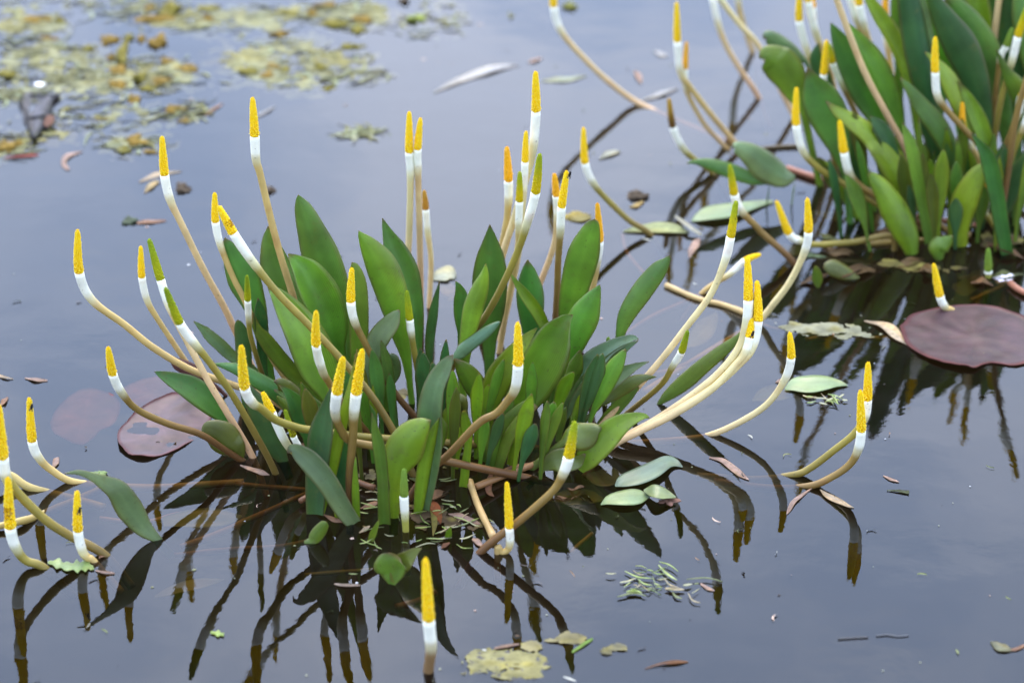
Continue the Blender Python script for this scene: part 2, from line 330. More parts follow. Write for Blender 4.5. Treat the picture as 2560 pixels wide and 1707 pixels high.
def flat(tile, pts, col, name='fallen_leaf', z=.0012, mat=None, lift=.0, cup=.06, lobes=0.0, cb=None, plant=None, th=.0004, vein=1.0, wav=.05):
    """A leaf lying on (or under) the water: outline taken on the plane z."""
    k = klen(tile); S = spline([(p[0], p[1], p[2]) for p in pts], 6); rows = []; m = len(S)
    for i, q in enumerate(S):
        a, b = S[max(i-1, 0)], S[min(i+1, m-1)]; dx, dy = b[0]-a[0], b[1]-a[1]; l = math.hypot(dx, dy) or 1
        wd = max(q[2], .6)*(1+lobes*math.sin(i*1.15+.6*math.sin(i*.7))); nx, ny = -dy/l*wd, dx/l*wd
        zz = z+lift*math.sin(math.pi*i/(m-1))**2
        e0 = on_z(*src(tile, q[0]-nx, q[1]-ny), zz); e1 = on_z(*src(tile, q[0]+nx, q[1]+ny), zz)
        rows.append([(e0+e1)/2, (e1-e0)/2, None])
    for i in range(m): rows[i][2] = (rows[min(i+1, m-1)][0]-rows[max(i-1, 0)][0]).normalized()
    c = rows[m//2][0]; org = plant.location if plant else Vector((c.x, c.y, 0)); mb = MB()
    blade(mb, rows, col, cb or tuple(x*.8 for x in col), org, cup=cup, facing=Vector((0, 0, 1)), edge=tuple(x*.6 for x in col), th=th, vein=vein, wav=wav)
    o = mb.build(name, mat or M_DEAD, plant)
    if not plant: o.location = org
    return o
def pad(tile, outline, z, col, name='lily_pad', cen=None, dome=.004, mat=None):
    pts = [Vector(p) for p in spline([tuple(on_z(*src(tile, x, y), z)) for x, y in outline+outline[:1]], 5)][:-1]
    c = sum(pts, Vector())/len(pts) if cen is None else on_z(*src(tile, *cen), z)
    mb = MB(); nr = 12; m = len(pts)
    for s in (0, 1):
        b0 = len(mb.v); mb.add(Vector((0, 0, -.001*s)), col, (.5, .5))
        for r in range(1, nr+1):
            f = r/nr
            for i, p in enumerate(pts):
                a = 2*math.pi*i/m; d = (p-c)*f*(1+.025*f*f*noise.noise(Vector((math.cos(a)*5, math.sin(a)*5, 8))))
                zz = dome*(.6*noise.noise(Vector((d.x*22, d.y*22, z*90))) + .35*noise.noise(Vector((d.x*60, d.y*60, 3))) + .9*f**8*(.3+noise.noise(Vector((math.cos(a)*1.6, math.sin(a)*1.6, 5))))) 
                vein = .10*abs(math.sin(a*11))**18*(1-f)
                cc = tuple(x*(1+vein*4)*(1.0-.25*s)*(.9+.3*noise.noise(Vector((d.x*30, d.y*30, 9)))) for x in col)
                cc = mixc(cc, (.14, .03, .02), sm(.93, 1.0, f)*.6)
                mb.add(Vector((d.x, d.y, zz-.0009*s)), cc, (.5+d.x*3, .5+d.y*3))
        for i in range(m):
            j = (i+1) % m
            mb.f.append((b0, b0+1+i, b0+1+j) if s == 0 else (b0, b0+1+j, b0+1+i))
            for r in range(nr-1):
                A = b0+1+r*m; q = (A+i, A+m+i, A+m+j, A+j); mb.f.append(q if s == 0 else q[::-1])
    st = 1+nr*m; e0 = 1+(nr-1)*m
    for i in range(m): mb.f.append((e0+i, e0+(i+1) % m, st+e0+(i+1) % m, st+e0+i))
    o = mb.build(name, mat or M_PAD); o.location = c; return o

# ------------------------------------------------------------------ the big clump in the middle
main = tag(empty('golden_club', on_z(960*OK_, 1090*OK_)), 'broad golden club clump with upright green leaves and dozens of yellow-tipped white spikes', 'aquatic plant', 'golden club plants in the pond')
ST = [  # points base..., where the white ends, where the yellow starts, tip; water row(s) of the foot; stalk tone; spike kind; thickness
 ([(680,960),(620,915),(561,893),(500,872),(430,845),(350,797),(285,745),(212,690),(182,626),(178,527)],960,985,'tan','y',1.05),
 ([(470,890),(432,838),(397,786),(361,731),(338,690),(326,637),(323,565)],900,900,'tan','y',.85),
 ([(580,1049),(520,945),(476,871),(425,775),(390,706),(369,643),(342,548)],1049,991,'pink','g',1.0),
 ([(632,1085),(588,1000),(534,907),(482,833),(449,792),(413,742),(379,660)],1087,1130,'olive','g',1.0),
 ([(590,870),(538,755),(514,704),(465,614),(416,513),(391,460),(378,402),(372,313)],870,870,'pink','y',1.05),
 ([(700,780),(672,677),(644,586),(619,491),(597,398),(588,367),(585,313),(580,224)],908,908,'tan','y',1.05),
 ([(672,900),(658,874),(614,804),(561,688),(536,638),(507,565),(495,510),(493,442)],905,905,'tan','y',.9),
 ([(935,1060),(904,991),(852,907),(778,819),(705,742),(641,677),(581,603),(536,536),(502,473)],1090,1060,'olive','y',1.05),
 ([(612,890),(606,871),(577,778),(571,729),(569,689),(567,632)],940,1028,'olive','g',.75),
 ([(615,880),(602,810),(596,771),(586,728)],900,900,'green','gg',.8),
 ([(850,1000),(790,930),(756,879),(740,849),(726,792),(726,714)],1060,1157,'brown','y',.98),
 ([(935,1040),(858,1024),(806,1013),(784,989),(770,950),(774,902),(788,820)],1152,1222,'brown','y',1.15),
 ([(804,1165),(804,1082),(811,1000),(813,950),(818,904),(832,801)],1185,1195,'brown','y',1.15),
 ([(935,1010),(891,1007),(825,1002),(721,988),(688,983),(633,964),(600,938),(580,925),(562,890),(554,793)],1090,1217,'olive','y',1.12),
 ([(690,1050),(658,1019),(624,948),(603,900)],1110,1110,'olive','y',.98),
 ([(700,1060),(688,1028),(674,1002),(654,940)],1115,1115,'green','g',.75),
 ([(959,964),(902,896),(858,825),(836,783),(815,740),(806,693),(808,615)],970,970,'brown','y',1.0),
 ([(973,901),(959,849),(945,767),(941,734),(934,667)],960,960,'olive','g',.9),
 ([(935,740),(937,590),(940,532),(943,403),(940,350),(940,256)],745,745,'cream','y',1.0),
 ([(967,745),(966,641),(963,504),(960,392),(959,343),(966,271)],745,745,'pink','y',.95),
 ([(986,704),(990,600),(982,532),(978,481),(974,437)],706,706,'cream','b',.85),
 ([(1115,720),(1158,573),(1180,504),(1213,394),(1224,342),(1231,256),(1230,164)],770,770,'cream','y',1.1),
 ([(1150,770),(1170,690),(1195,560),(1203,440),(1206,372),(1208,301)],780,780,'cream','y',.85),
 ([(1118,720),(1140,610),(1156,548),(1164,505),(1168,461),(1168,416),(1164,337)],760,760,'tan','o',1.05),
 ([(1150,790),(1165,700),(1180,627),(1190,560),(1191,521),(1193,463),(1194,394)],810,810,'tan','gy',.9),
 ([(1035,850),(1066,786),(1112,731),(1153,658),(1189,578),(1210,515),(1230,443),(1240,353)],900,939,'olive','gy',1.05),
 ([(1272,800),(1276,731),(1280,669),(1282,600),(1287,532),(1290,476),(1302,392)],850,850,'brown','y',1.0),
 ([(1340,760),(1362,660),(1371,606),(1377,555),(1372,466)],800,800,'tan','o',.95),
 ([(1215,720),(1245,640),(1272,565),(1280,500),(1278,450),(1273,398)],745,745,'pink','o',.95),
 ([(945,1136),(984,1082),(1030,1044),(1099,972),(1139,950),(1164,923),(1183,893),(1190,838),(1189,740)],1150,1158,'brown','y',1.12),
 ([(1375,985),(1465,888),(1522,822),(1577,751),(1632,677),(1665,600),(1678,545),(1691,461)],988,950,'cream','gy',1.0),
 ([(1615,671),(1676,630),(1711,599),(1748,584)],673,673,'tan','y',.85),
 ([(1425,1012),(1500,968),(1580,915),(1650,858),(1696,800),(1714,742),(1719,690),(1717,591)],1014,948,'cream','y',1.12),
 ([(1400,1024),(1455,992),(1550,945),(1640,888),(1700,835),(1727,800),(1741,738),(1739,644)],1026,954,'cream','y',1.08),
 ([(1402,1027),(1468,991),(1550,950),(1632,896),(1689,838),(1712,808),(1722,775),(1725,729)],1032,966,'cream','y',1.1),
 ([(1446,945),(1517,885),(1547,838),(1565,808),(1580,759)],952,1000,'olive','g',.85),
 ([(1104,1268),(1189,1199),(1243,1153),(1276,1120),(1294,1087),(1306,1050),(1321,967)],1268,1262,'brown','gy',1.15),
 ([(1143,1258),(1152,1268),(1166,1262),(1171,1247),(1170,1212),(1164,1106)],1270,1270,'tan','y',.9),
 ([(932,1219),(930,1183),(928,1139),(928,1075)],1219,1219,'green','gg',.95),
 ([(1390,900),(1393,850),(1395,825),(1397,774)],920,920,'green','gg',.75),
 ([(1280,960),(1281,930),(1282,905),(1284,866)],965,965,'green','g',.7),
 ([(520,1035),(460,997),(383,972),(315,940),(279,901),(259,859),(248,797)],1065,1144,'brown','y',.98),
]
for p, a, b, tone, kind, s in ST: stalk(main, 'O', p, a, b, tone, kind, s)
UW = [([(167,1106),(118,1079),(90,1052),(74,1013),(67,913)],1108,'tan','y',1.05,[(560,1107),(479,1112),(364,1119),(260,1116)]),
 ([(1637,997),(1709,964),(1764,926),(1803,871),(1817,822),(1814,763)],998,'cream','y',.95,[(1440,1018),(1577,1008)]),
 ([(1824,1090),(1862,1074),(1914,1035),(1961,997),(1985,960),(1992,918),(1994,831)],1092,'olive','y',1.05,[(1600,1092),(1736,1100)]),
 ([(1859,1116),(1911,1095),(1950,1068),(1970,1035),(1978,990),(1976,896)],1118,'brown','y',1.05,[(1640,1105),(1770,1120)]),
 ([(1735,743),(1783,690),(1818,641),(1848,578),(1857,533),(1854,455)],745,'cream','y',1.05,[(1480,900),(1640,800)])]
for p, a, tone, kind, s, u in UW: stalk(main, 'O', p, a, a, tone, kind, s, uw=u)

LV = [ # tile, midrib points with half widths, foot row, colour
 ('B4',[(900,1560,30),(880,1400,50),(790,1150,130),(680,850,150),(590,600,112),(527,420,72),(497,330,24),(490,292,3)],840,'d'),
 ('B4',[(240+560,1560,60),(740,1350,125),(640,1130,150),(540,950,120),(460,850,65),(405,790,8)],885,'d2'),
 ('B4',[(480,1250,60),(400,1060,90),(310,900,115),(270,760,85),(250,640,40),(238,556,5)],860,'d'),
 ('A4',[(2190,1450,60),(2130,1230,95),(2040,1020,130),(1960,850,90),(1910,720,40),(1888,655,6)],865,'d'),
 ('B4',[(800,2150,30),(740,1950,90),(640,1750,150),(530,1500,150),(400,1280,110),(300,1130,60),(235,1060,8)],975,'d2'),
 ('A8',[(2700,960,60),(2560,760,70),(2350,560,70),(2150,430,62),(1980,340,48),(1790,298,6)],1000,'d'),
 ('A8',[(2050,950,25),(1930,790,40),(1800,650,90),(1620,510,100),(1450,430,62),(1350,388,24),(1298,366,4)],1010,'d'),
 ('A8',[(2100,330,30),(1950,240,45),(1850,150,50),(1750,60,45),(1680,-10,25),(1625,-55,5)],880,'g'),
 ('A4',[(2060,1900,50),(2050,1700,60),(2035,1500,62),(2005,1385,38),(1995,1345,10)],900,'k'),
 ('A4',[(2190,1500,40),(2185,1350,52),(2175,1250,42),(2165,1160,5)],890,'k'),
 ('B8',[(600,520,40),(480,400,60),(330,230,65),(220,90,60),(150,0,40),(110,-130,6)],930,'l2'),
 ('B4',[(590,1340,20),(640,1220,60),(700,1120,45),(758,1022,5)],880,'b'),
 ('B4',[(1000,1900,60),(1000,1600,70),(1000,1300,75),(990,1050,70),(965,910,45),(940,858,5)],905,'l2'),
 ('B4',[(1420,1850,25),(1390,1650,45),(1340,1450,80),(1270,1150,128),(1180,900,125),(1080,730,75),(1020,640,25),(997,595,3)],890,'d2'),
 ('B4',[(1490,1560,30),(1480,1350,45),(1430,1150,75),(1350,930,105),(1270,730,85),(1225,600,45),(1195,490,4)],870,'d'),
 ('B4',[(1060,1850,60),(1090,1680,75),(1160,1500,90),(1260,1370,75),(1310,1295,40),(1338,1262,10)],960,'g'),
 ('B4',[(1590,1720,28),(1600,1500,38),(1625,1300,38),(1650,1150,22),(1676,1020,4)],870,'k'),
 ('B4',[(2090,1500,60),(2090,1250,120),(2095,1000,138),(2100,800,110),(2100,650,55),(2097,545,4)],830,'d'),
 ('B4',[(1880,1700,40),(1900,1500,60),(1950,1250,80),(2010,1080,65),(2050,960,35),(2062,872,5)],895,'lb'),
 ('B4',[(1850,1450,20),(1850,1300,45),(1860,1150,55),(1840,1070,35),(1810,1018,5)],860,'d'),
 ('B8',[(1780,280,15),(1850,200,50),(1960,110,50),(2080,20,40),(2160,-40,14),(2188,-47,3)],940,'gb'),
 ('C4',[(300,1600,40),(300,1400,85),(290,1150,110),(275,950,65),(265,838,5)],830,'d'),
 ('C4',[(420,1420,40),(340,1270,50),(240,1130,45),(170,1030,25),(118,952,4)],850,'l'),
 ('C4',[(600,1450,60),(620,1250,90),(680,1000,120),(740,780,125),(790,620,85),(820,530,38),(824,496,6)],865,'d2'),
 ('C4',[(560,1950,50),(590,1700,75),(650,1500,110),(730,1320,120),(800,1180,75),(850,1090,25),(872,1046,3)],905,'d2'),
 ('C8',[(110,820,25),(190,680,80),(290,480,145),(400,250,170),(500,50,140),(580,-60,70),(645,-112,5)],1000,'d2'),
 ('C4',[(1020,1650,20),(1040,1480,35),(1100,1300,70),(1230,1100,85),(1360,930,70),(1430,850,35),(1460,800,4)],905,'d'),
 ('C8',[(600,560,25),(700,420,60),(830,280,90),(960,170,60),(1080,110,40),(1150,85,25),(1197,95,5)],960,'gb'),
 ('C8',[(620,600,30),(720,480,55),(850,370,60),(980,260,55),(1080,170,35),(1192,105,5)],965,'g'),
 ('C8',[(610,720,15),(680,640,60),(800,530,95),(950,430,95),(1080,370,55),(1180,320,22),(1284,281,4)],1000,'g'),
 ('C8',[(600,640,40),(620,500,60),(660,350,65),(690,250,40),(705,185,6)],960,'l2'),
 ('C8',[(880,640,20),(1000,560,40),(1120,470,55),(1230,420,35),(1348,408,4)],985,'b'),
 ('C8',[(1350,650,10),(1450,560,45),(1600,440,65),(1750,310,60),(1900,190,50),(2020,90,30),(2098,-5,4)],928,'l2'),
 ('C8',[(870,830,40),(980,700,50),(1100,580,45),(1195,490,18)],985,'l2'),
 ('C8',[(700,1190,40),(760,1100,90),(880,960,110),(1000,840,95),(1120,770,60),(1230,740,30),(1290,752,4)],1082,'l'),
 ('C8',[(560,960,30),(640,920,95),(740,900,110),(830,850,60),(885,838,10)],1080,'b'),
 ('C8',[(400,1180,20),(480,1120,80),(580,1110,100),(680,1120,60),(748,1055,10)],1085,'b'),
 ('C8',[(-100,1120,40),(-40,980,70),(50,850,70),(140,730,45),(220,645,25),(257,608,5)],1065,'l2'),
 ('C8',[(530,880,25),(545,780,40),(570,700,25),(592,660,4)],1015,'l2'),
 ('C8',[(430,720,32),(430,600,34),(425,500,34),(400,380,30)],955,'l2'),
 ('C8',[(130,1150,42),(150,1000,42),(180,850,40),(215,760,20)],1072,'l'),
 ('C8',[(20,1170,38),(90,950,48),(200,780,48),(330,640,30)],1078,'l2'),
 ('B8',[(1290,1500,50),(1300,1350,45),(1310,1230,75),(1350,1080,150),(1430,920,130),(1530,820,60),(1603,772,5)],1190,'l'),
 ('B8',[(1500,1560,35),(1530,1350,50),(1570,1100,55),(1620,900,40),(1672,755,5)],1180,'l'),
 ('B8',[(1560,1480,50),(1600,1200,80),(1620,950,95),(1615,700,98),(1650,500,88),(1720,350,70),(1760,270,40),(1788,226,8)],1170,'g'),
 ('B8',[(1205,1640,50),(1200,1500,48),(1190,1250,45),(1160,1000,50),(1130,850,35),(1106,712,4)],1203,'l2'),
 ('B8',[(640,1560,70),(650,1350,85),(670,1100,95),(700,850,95),(735,650,50),(762,502,4)],1183,'k'),
 ('B8',[(670,1560,35),(740,1250,60),(820,950,50),(880,700,40),(930,480,25),(985,178,5)],1181,'l'),
 ('B8',[(960,1640,60),(860,1500,75),(740,1300,85),(620,1150,90),(520,1060,75),(440,1010,42),(398,1046,5)],1203,'g'),
 ('B8',[(640,860,30),(560,780,60),(480,640,85),(400,520,70),(340,460,45),(286,445,8)],1010,'b'),
 ('B8',[(2080,760,40),(2040,620,75),(1960,480,90),(1880,360,75),(1798,262,10)],985,'l2'),
 ('B8',[(2090,760,40),(2110,600,80),(2180,420,110),(2290,250,90),(2400,100,40),(2492,0,6)],990,'l'),
 ('B8',[(1760,840,30),(1770,740,60),(1820,670,45),(1852,642,8)],1020,'l'),
 ('B8',[(1890,720,20),(1850,620,50),(1790,590,40),(1725,585,8)],1015,'b'),
 ('B8',[(1880,1330,35),(1900,1150,35),(1920,960,30),(1905,820,50),(1880,690,20)],1118,'l'),
 ('B8',[(1220,700,40),(1200,500,45),(1190,330,35),(1185,196,5)],950,'l2'),
 ('B8',[(1250,480,30),(1270,380,65),(1270,270,55),(1240,222,10)],900,'g'),
 ('B12',[(540,390,15),(600,380,45),(660,310,55),(710,240,40),(728,218,8)],1247,'l2'),
 ('B12',[(1280,738,26),(1285,690,62),(1290,640,100),(1285,585,135),(1290,535,120),(1310,490,50)],1341,'l2'),
 ('B12',[(1285,720,20),(1320,640,55),(1380,550,75),(1440,490,50),(1485,455,28),(1526,436,4)],1342,'b'),
 ('B12',[(1095,375,22),(1120,310,28),(1150,240,18),(1168,196,4)],1242,'l'),
 ('B8',[(985,1610,28),(975,1400,32),(970,1200,20),(972,1078,4)],1194,'l'),
 ('A8',[(2030,1100,20),(1980,1020,90),(1870,920,130),(1760,850,80),(1692,880,10)],1056,'b'),
 ('B8',[(350,1090,50),(280,950,110),(200,750,110),(100,580,70),(30,450,20)],1060,'k'),
 ('B8',[(850,1250,40),(850,1050,70),(850,900,45),(850,790,5)],1150,'k'),
 ('B8',[(1100,860,35),(1110,700,40),(1115,550,20),(1116,478,4)],1020,'l'),
 ('B8',[(560,900,40),(520,760,80),(470,640,80),(400,540,40),(330,480,6)],1040,'d'),
 ('A8',[(2900,900,30),(2750,760,50),(2600,640,60),(2420,560,50),(2300,520,6)],1010,'l2'),
 ('B8',[(2120,1150,35),(2130,1000,60),(2160,860,50),(2200,760,6)],1075,'l2'),
 ('B12',[(820,180,20),(815,120,25),(812,80,6)],1190,'l'),
 ('B12',[(1735,350,20),(1750,300,28),(1768,255,5)],1235,'l'),
]
for q in LV: leaf(main, *q[:3], col=q[3])
# old stems lying round the roots, at and under the surface
BR, BR2, PK = (.26, .13, .045), (.17, .075, .03), (.40, .22, .14)
for tile, pts, z, r, c in [
 ('O',[(1079,1106),(1100,1165),(1134,1235)],.004,.0042,(.42,.28,.11)), ('O',[(1092,1118),(1150,1095),(1190,1080),(1250,1058),(1310,1040)],.004,.0042,BR),
 ('O',[(415,1255),(500,1225),(600,1180),(690,1140),(760,1110)],-.008,.0036,BR), ('O',[(400,1275),(520,1262),(640,1255),(720,1240)],-.014,.003,BR2),
 ('O',[(700,1320),(800,1312),(900,1305)],-.010,.0025,(.2,.16,.03)), ('O',[(540,1112),(640,1120),(760,1130)],-.008,.0034,BR),
 ('O',[(1530,655),(1600,685),(1660,700),(1715,720)],.002,.0038,(.45,.31,.12)), ('O',[(1430,770),(1500,725),(1580,690),(1612,672)],-.008,.0026,PK),
 ('O',[(1430,540),(1440,580),(1480,630)],-.008,.0026,PK), ('O',[(1480,860),(1540,850),(1620,815),(1700,770)],-.008,.003,PK),
 ('O',[(1310,1270),(1330,1250),(1360,1225)],-.006,.0024,(.3,.2,.06)), ('O',[(910,1395),(960,1380),(1000,1360)],-.02,.004,BR2),
 ('O',[(820,1000),(900,1015),(960,1040),(1000,1060)],.02,.0036,BR2), ('O',[(690,1150),(780,1100),(860,1120)],.006,.0036,BR2)]:
    stem(main, 'old_stem', tile, pts, z, r, c)

# ------------------------------------------------------------------ the clump behind it
far = tag(empty('golden_club', on_z(2150*OK_, 500*OK_)), 'golden club clump with crowded tall dark leaves growing behind the round purple lily pad', 'aquatic plant', 'golden club plants in the pond')
FT = [
 ([(1692,333),(1637,268),(1588,205),(1564,168),(1556,96),(1554,5)],345,345,'tan','y',1.05),
 ([(1662,334),(1621,290),(1590,238),(1575,200),(1574,159),(1577,96)],342,342,'tan','o',.8),
 ([(1635,397),(1599,369),(1569,342),(1546,293),(1536,226)],400,400,'olive','d',1.0),
 ([(1741,222),(1700,160),(1670,109),(1651,60),(1637,-5),(1630,-90)],226,226,'pink','y',1.0),
 ([(1790,200),(1741,104),(1700,58),(1656,0),(1620,-60),(1600,-150)],270,270,'cream','y',1.0),
 ([(1728,118),(1722,101),(1703,41),(1696,5),(1694,-40),(1693,-120)],121,121,'tan','y',1.0),
 ([(1905,260),(1880,190),(1854,118),(1836,48),(1837,-25)],340,340,'tan','y',1.05),
 ([(1920,220),(1900,140),(1876,82),(1857,4),(1860,-70)],340,340,'tan','y',1.05),
 ([(1915,230),(1890,120),(1872,70),(1867,18),(1863,-45)],320,320,'tan','o',.9),
 ([(2030,200),(2007,126),(1983,82),(1969,49),(1952,-10),(1945,-100)],340,340,'tan','y',1.05),
 ([(2040,210),(2005,120),(1985,60),(1974,12),(1965,-70)],345,345,'tan','y',1.05),
 ([(2060,260),(2045,150),(2038,100),(2034,52),(2034,-25)],320,320,'tan','o',1.0),
 ([(1900,290),(1890,240),(1890,210),(1892,171),(1899,92)],450,450,'olive','y',1.0),
 ([(1985,300),(1955,238),(1936,197),(1914,145),(1904,101)],425,425,'brown','gy',1.0),
 ([(2035,480),(2010,466),(1936,421),(1884,389),(1846,350),(1829,287),(1829,201)],540,540,'olive','y',1.05),
 ([(2020,455),(1977,428),(1952,400),(1939,350),(1928,276)],540,540,'brown','y',1.15),
 ([(2226,309),(2188,268),(2155,224),(2148,166),(2148,85)],525,525,'brown','y',1.05),
 ([(2255,390),(2245,360),(2230,335),(2212,293),(2210,235)],515,515,'tan','o',.9),
 ([(2280,300),(2284,246),(2297,137),(2311,107),(2325,64)],460,460,'brown','gg',.95),
 ([(2275,400),(2281,339),(2300,227),(2324,142),(2338,85),(2361,10)],475,475,'olive','gy',1.05),
 ([(2270,420),(2297,364),(2336,268),(2346,224),(2366,190)],490,490,'brown','y',1.05),
 ([(2285,470),(2305,416),(2338,323),(2350,295),(2365,255),(2390,180)],510,510,'olive','y',1.0),
 ([(2278,510),(2272,500),(2262,484),(2268,439),(2271,346)],535,535,'olive','o',1.0),
 ([(2051,545),(1960,556),(1873,562),(1840,554),(1813,537),(1783,461)],575,575,'olive','y',1.05),
 ([(1824,605),(1750,535),(1741,524),(1703,485),(1687,447),(1676,378)],610,610,'brown','gy',1.1),
 ([(1492,537),(1446,507),(1399,463),(1363,422),(1344,375),(1340,293)],540,540,'olive','y',1.0),
 ([(2187,714),(2179,712),(2170,704),(2159,680),(2144,605)],716,716,'tan','y',1.05),
 ([(2270,634),(2270,628),(2270,622),(2270,570)],636,636,'green','gg',1.05),
 ([(2110,420),(2078,339),(2037,263),(1983,159),(1922,0),(1910,-50),(1905,-90),(1898,-190)],512,512,'pink','y',1.05),
 ([(2262,345),(2264,287),(2278,137),(2295,0),(2300,-40),(2303,-90),(2310,-190)],440,440,'pink','y',1.1),
 ([(2420,120),(2350,40),(2308,0),(2290,-30),(2275,-80),(2268,-160)],430,430,'olive','y',1.0),
]
for p, a, b, tone, kind, s in FT: stalk(far, 'O', p, a, b, tone, kind, s)
stalk(far, 'O', [(1473,241),(1399,189),(1336,129),(1288,71),(1272,16),(1270,-60)], 243, 243, 'pink', 'y', 1.1, uw=[(1720,345),(1604,298)])
stalk(far, 'O', [(2288,555),(2312,420),(2337,257),(2380,120),(2405,60),(2437,-30)], 560, 560, 'brown', 'y', 1.05)
FL = [
 ('D0',[(500,950,30),(440,800,80),(370,640,130),(270,520,130),(190,460,60),(122,482,10)],385,'l2'),
 ('D0',[(520,520,20),(400,440,60),(280,360,70),(200,300,45),(165,330,10)],370,'g'),
 ('D0',[(860,1450,30),(820,1250,80),(740,1000,140),(640,800,140),(580,680,80),(535,570,8)],470,'d'),
 ('D0',[(700,800,60),(640,600,60),(600,480,50),(622,365,6)],400,'k'),
 ('D0',[(1400,1750,60),(1330,1500,115),(1200,1280,110),(1050,1120,85),(900,1010,70),(780,930,45),(688,852,6)],530,'l'),
 ('D4',[(1420,800,50),(1380,640,100),(1280,430,115),(1190,270,85),(1110,170,60),(1048,112,20)],585,'l'),
 ('D0',[(1150,1050,60),(1020,800,110),(900,550,110),(820,380,80),(760,260,40),(728,196,5)],410,'d'),
 ('D0',[(1300,1100,40),(1200,850,90),(1080,600,100),(980,430,90),(900,280,50),(860,186,6)],430,'d2'),
 ('D0',[(1400,800,40),(1330,560,70),(1240,350,80),(1130,170,70),(1050,30,50),(980,-100,6)],405,'l'),
 ('D0',[(1560,1000,60),(1520,700,100),(1460,400,110),(1410,100,100),(1360,-150,70),(1330,-300,10)],440,'k'),
 ('D0',[(1820,1450,50),(1730,1250,75),(1620,1050,85),(1500,900,70),(1400,760,45),(1312,656,8)],510,'d'),
 ('D0',[(1900,1150,40),(1830,900,80),(1740,700,80),(1650,560,50),(1518,438,6)],460,'l'),
 ('D0',[(2000,900,80),(1930,650,110),(1820,400,130),(1700,200,100),(1600,20,60),(1540,-120,8)],430,'k'),
 ('D0',[(2150,800,80),(2050,500,110),(1930,280,110),(1800,100,90),(1680,-60,10)],410,'d'),
 ('D0',[(1990,400,60),(1970,200,95),(1940,0,95),(1900,-200,60),(1880,-320,6)],395,'l'),
 ('D0',[(2100,1400,40),(2040,1200,55),(1960,1000,70),(1880,830,50),(1797,682,6)],500,'lb'),
 ('D4',[(2215,790,45),(2170,550,55),(2120,250,60),(2060,0,60),(1990,-120,35),(1908,-222,5)],587,'d'),
 ('D4',[(1545,700,40),(1500,450,48),(1440,150,55),(1390,-100,55),(1350,-230,35),(1330,-314,5)],560,'d2'),
 ('D4',[(1810,730,60),(1800,550,85),(1850,350,105),(1930,180,85),(1990,80,55),(2047,26,8)],567,'l'),
 ('D4',[(1640,840,30),(1630,740,80),(1690,690,60),(1753,638,8)],598,'l2'),
 ('D4',[(960,1010,30),(850,950,60),(740,900,70),(668,888,20)],640,'b'),
 ('D4',[(625,1075,10),(620,1000,40),(610,930,35),(600,890,10)],660,'l2'),
 ('C0',[(2300,1530,20),(2150,1500,50),(1950,1430,60),(1800,1380,45),(1690,1360,25),(1598,1370,5)],428,'d'),
 ('D0',[(430,1490,20),(330,1480,90),(200,1400,120),(60,1290,90),(-60,1230,50),(-92,1230,8)],425,'g'),
 ('D0',[(2350,950,40),(2290,750,70),(2200,600,30),(2118,418,5)],440,'l2'),
 ('D0',[(2200,1700,60),(2280,1500,70),(2370,1350,60),(2440,1220,6)],530,'k'),
 ('D0',[(2300,900,60),(2280,500,120),(2250,200,120),(2200,-100,60),(2180,-220,6)],390,'k'),
 ('D0',[(1600,600,30),(1560,350,40),(1500,100,45),(1450,-100,30),(1420,-200,5)],425,'g'),
 ('D0',[(1300,500,40),(1290,250,60),(1270,100,50),(1250,-100,10)],390,'l2'),
 ('D0',[(1750,600,60),(1660,300,90),(1590,60,80),(1530,-150,10)],395,'d2'),
 ('D0',[(2450,700,60),(2420,400,110),(2380,100,120),(2330,-150,60),(2300,-280,6)],400,'d'),
 ('D0',[(1700,500,60),(1750,200,90),(1780,-50,80),(1790,-250,8)],370,'d'),
 ('D0',[(2080,500,60),(2090,200,90),(2110,-60,80),(2130,-280,8)],370,'k'),
 ('D4',[(1590,380,22),(1570,200,28),(1580,60,24),(1600,-80,5)],505,'l2'), ('D4',[(1600,480,22),(1605,300,26),(1610,150,22),(1640,20,5)],520,'l2'),
 ('D4',[(1880,130,26),(1890,0,30),(1910,-120,26),(1930,-250,6)],500,'d'), ('D4',[(1790,200,30),(1795,80,34),(1800,-60,30),(1790,-200,6)],480,'d2'),
 ('D4',[(930,480,25),(880,400,35),(820,280,38),(780,200,30),(750,100,16),(650,-10,5)],505,'l'),
 ('D4',[(1500,300,30),(1490,150,35),(1480,0,34),(1475,-180,20),(1470,-350,5)],480,'l2'),
 ('D0',[(1750,1400,60),(1640,1250,80),(1560,1100,70),(1480,1000,30)],500,'k'), ('D0',[(1250,1300,50),(1180,1150,70),(1120,1050,60),(1060,980,8)],480,'k'),
 ('D0',[(980,1500,60),(930,1350,90),(880,1200,80),(850,1080,8)],490,'k'),
 ('D4',[(2300,380,50),(2330,200,70),(2360,0,60),(2380,-100,8)],500,'k'),
]
for q in FL: leaf(far, *q[:3], col=q[3])
RD = (.30, .115, .06)
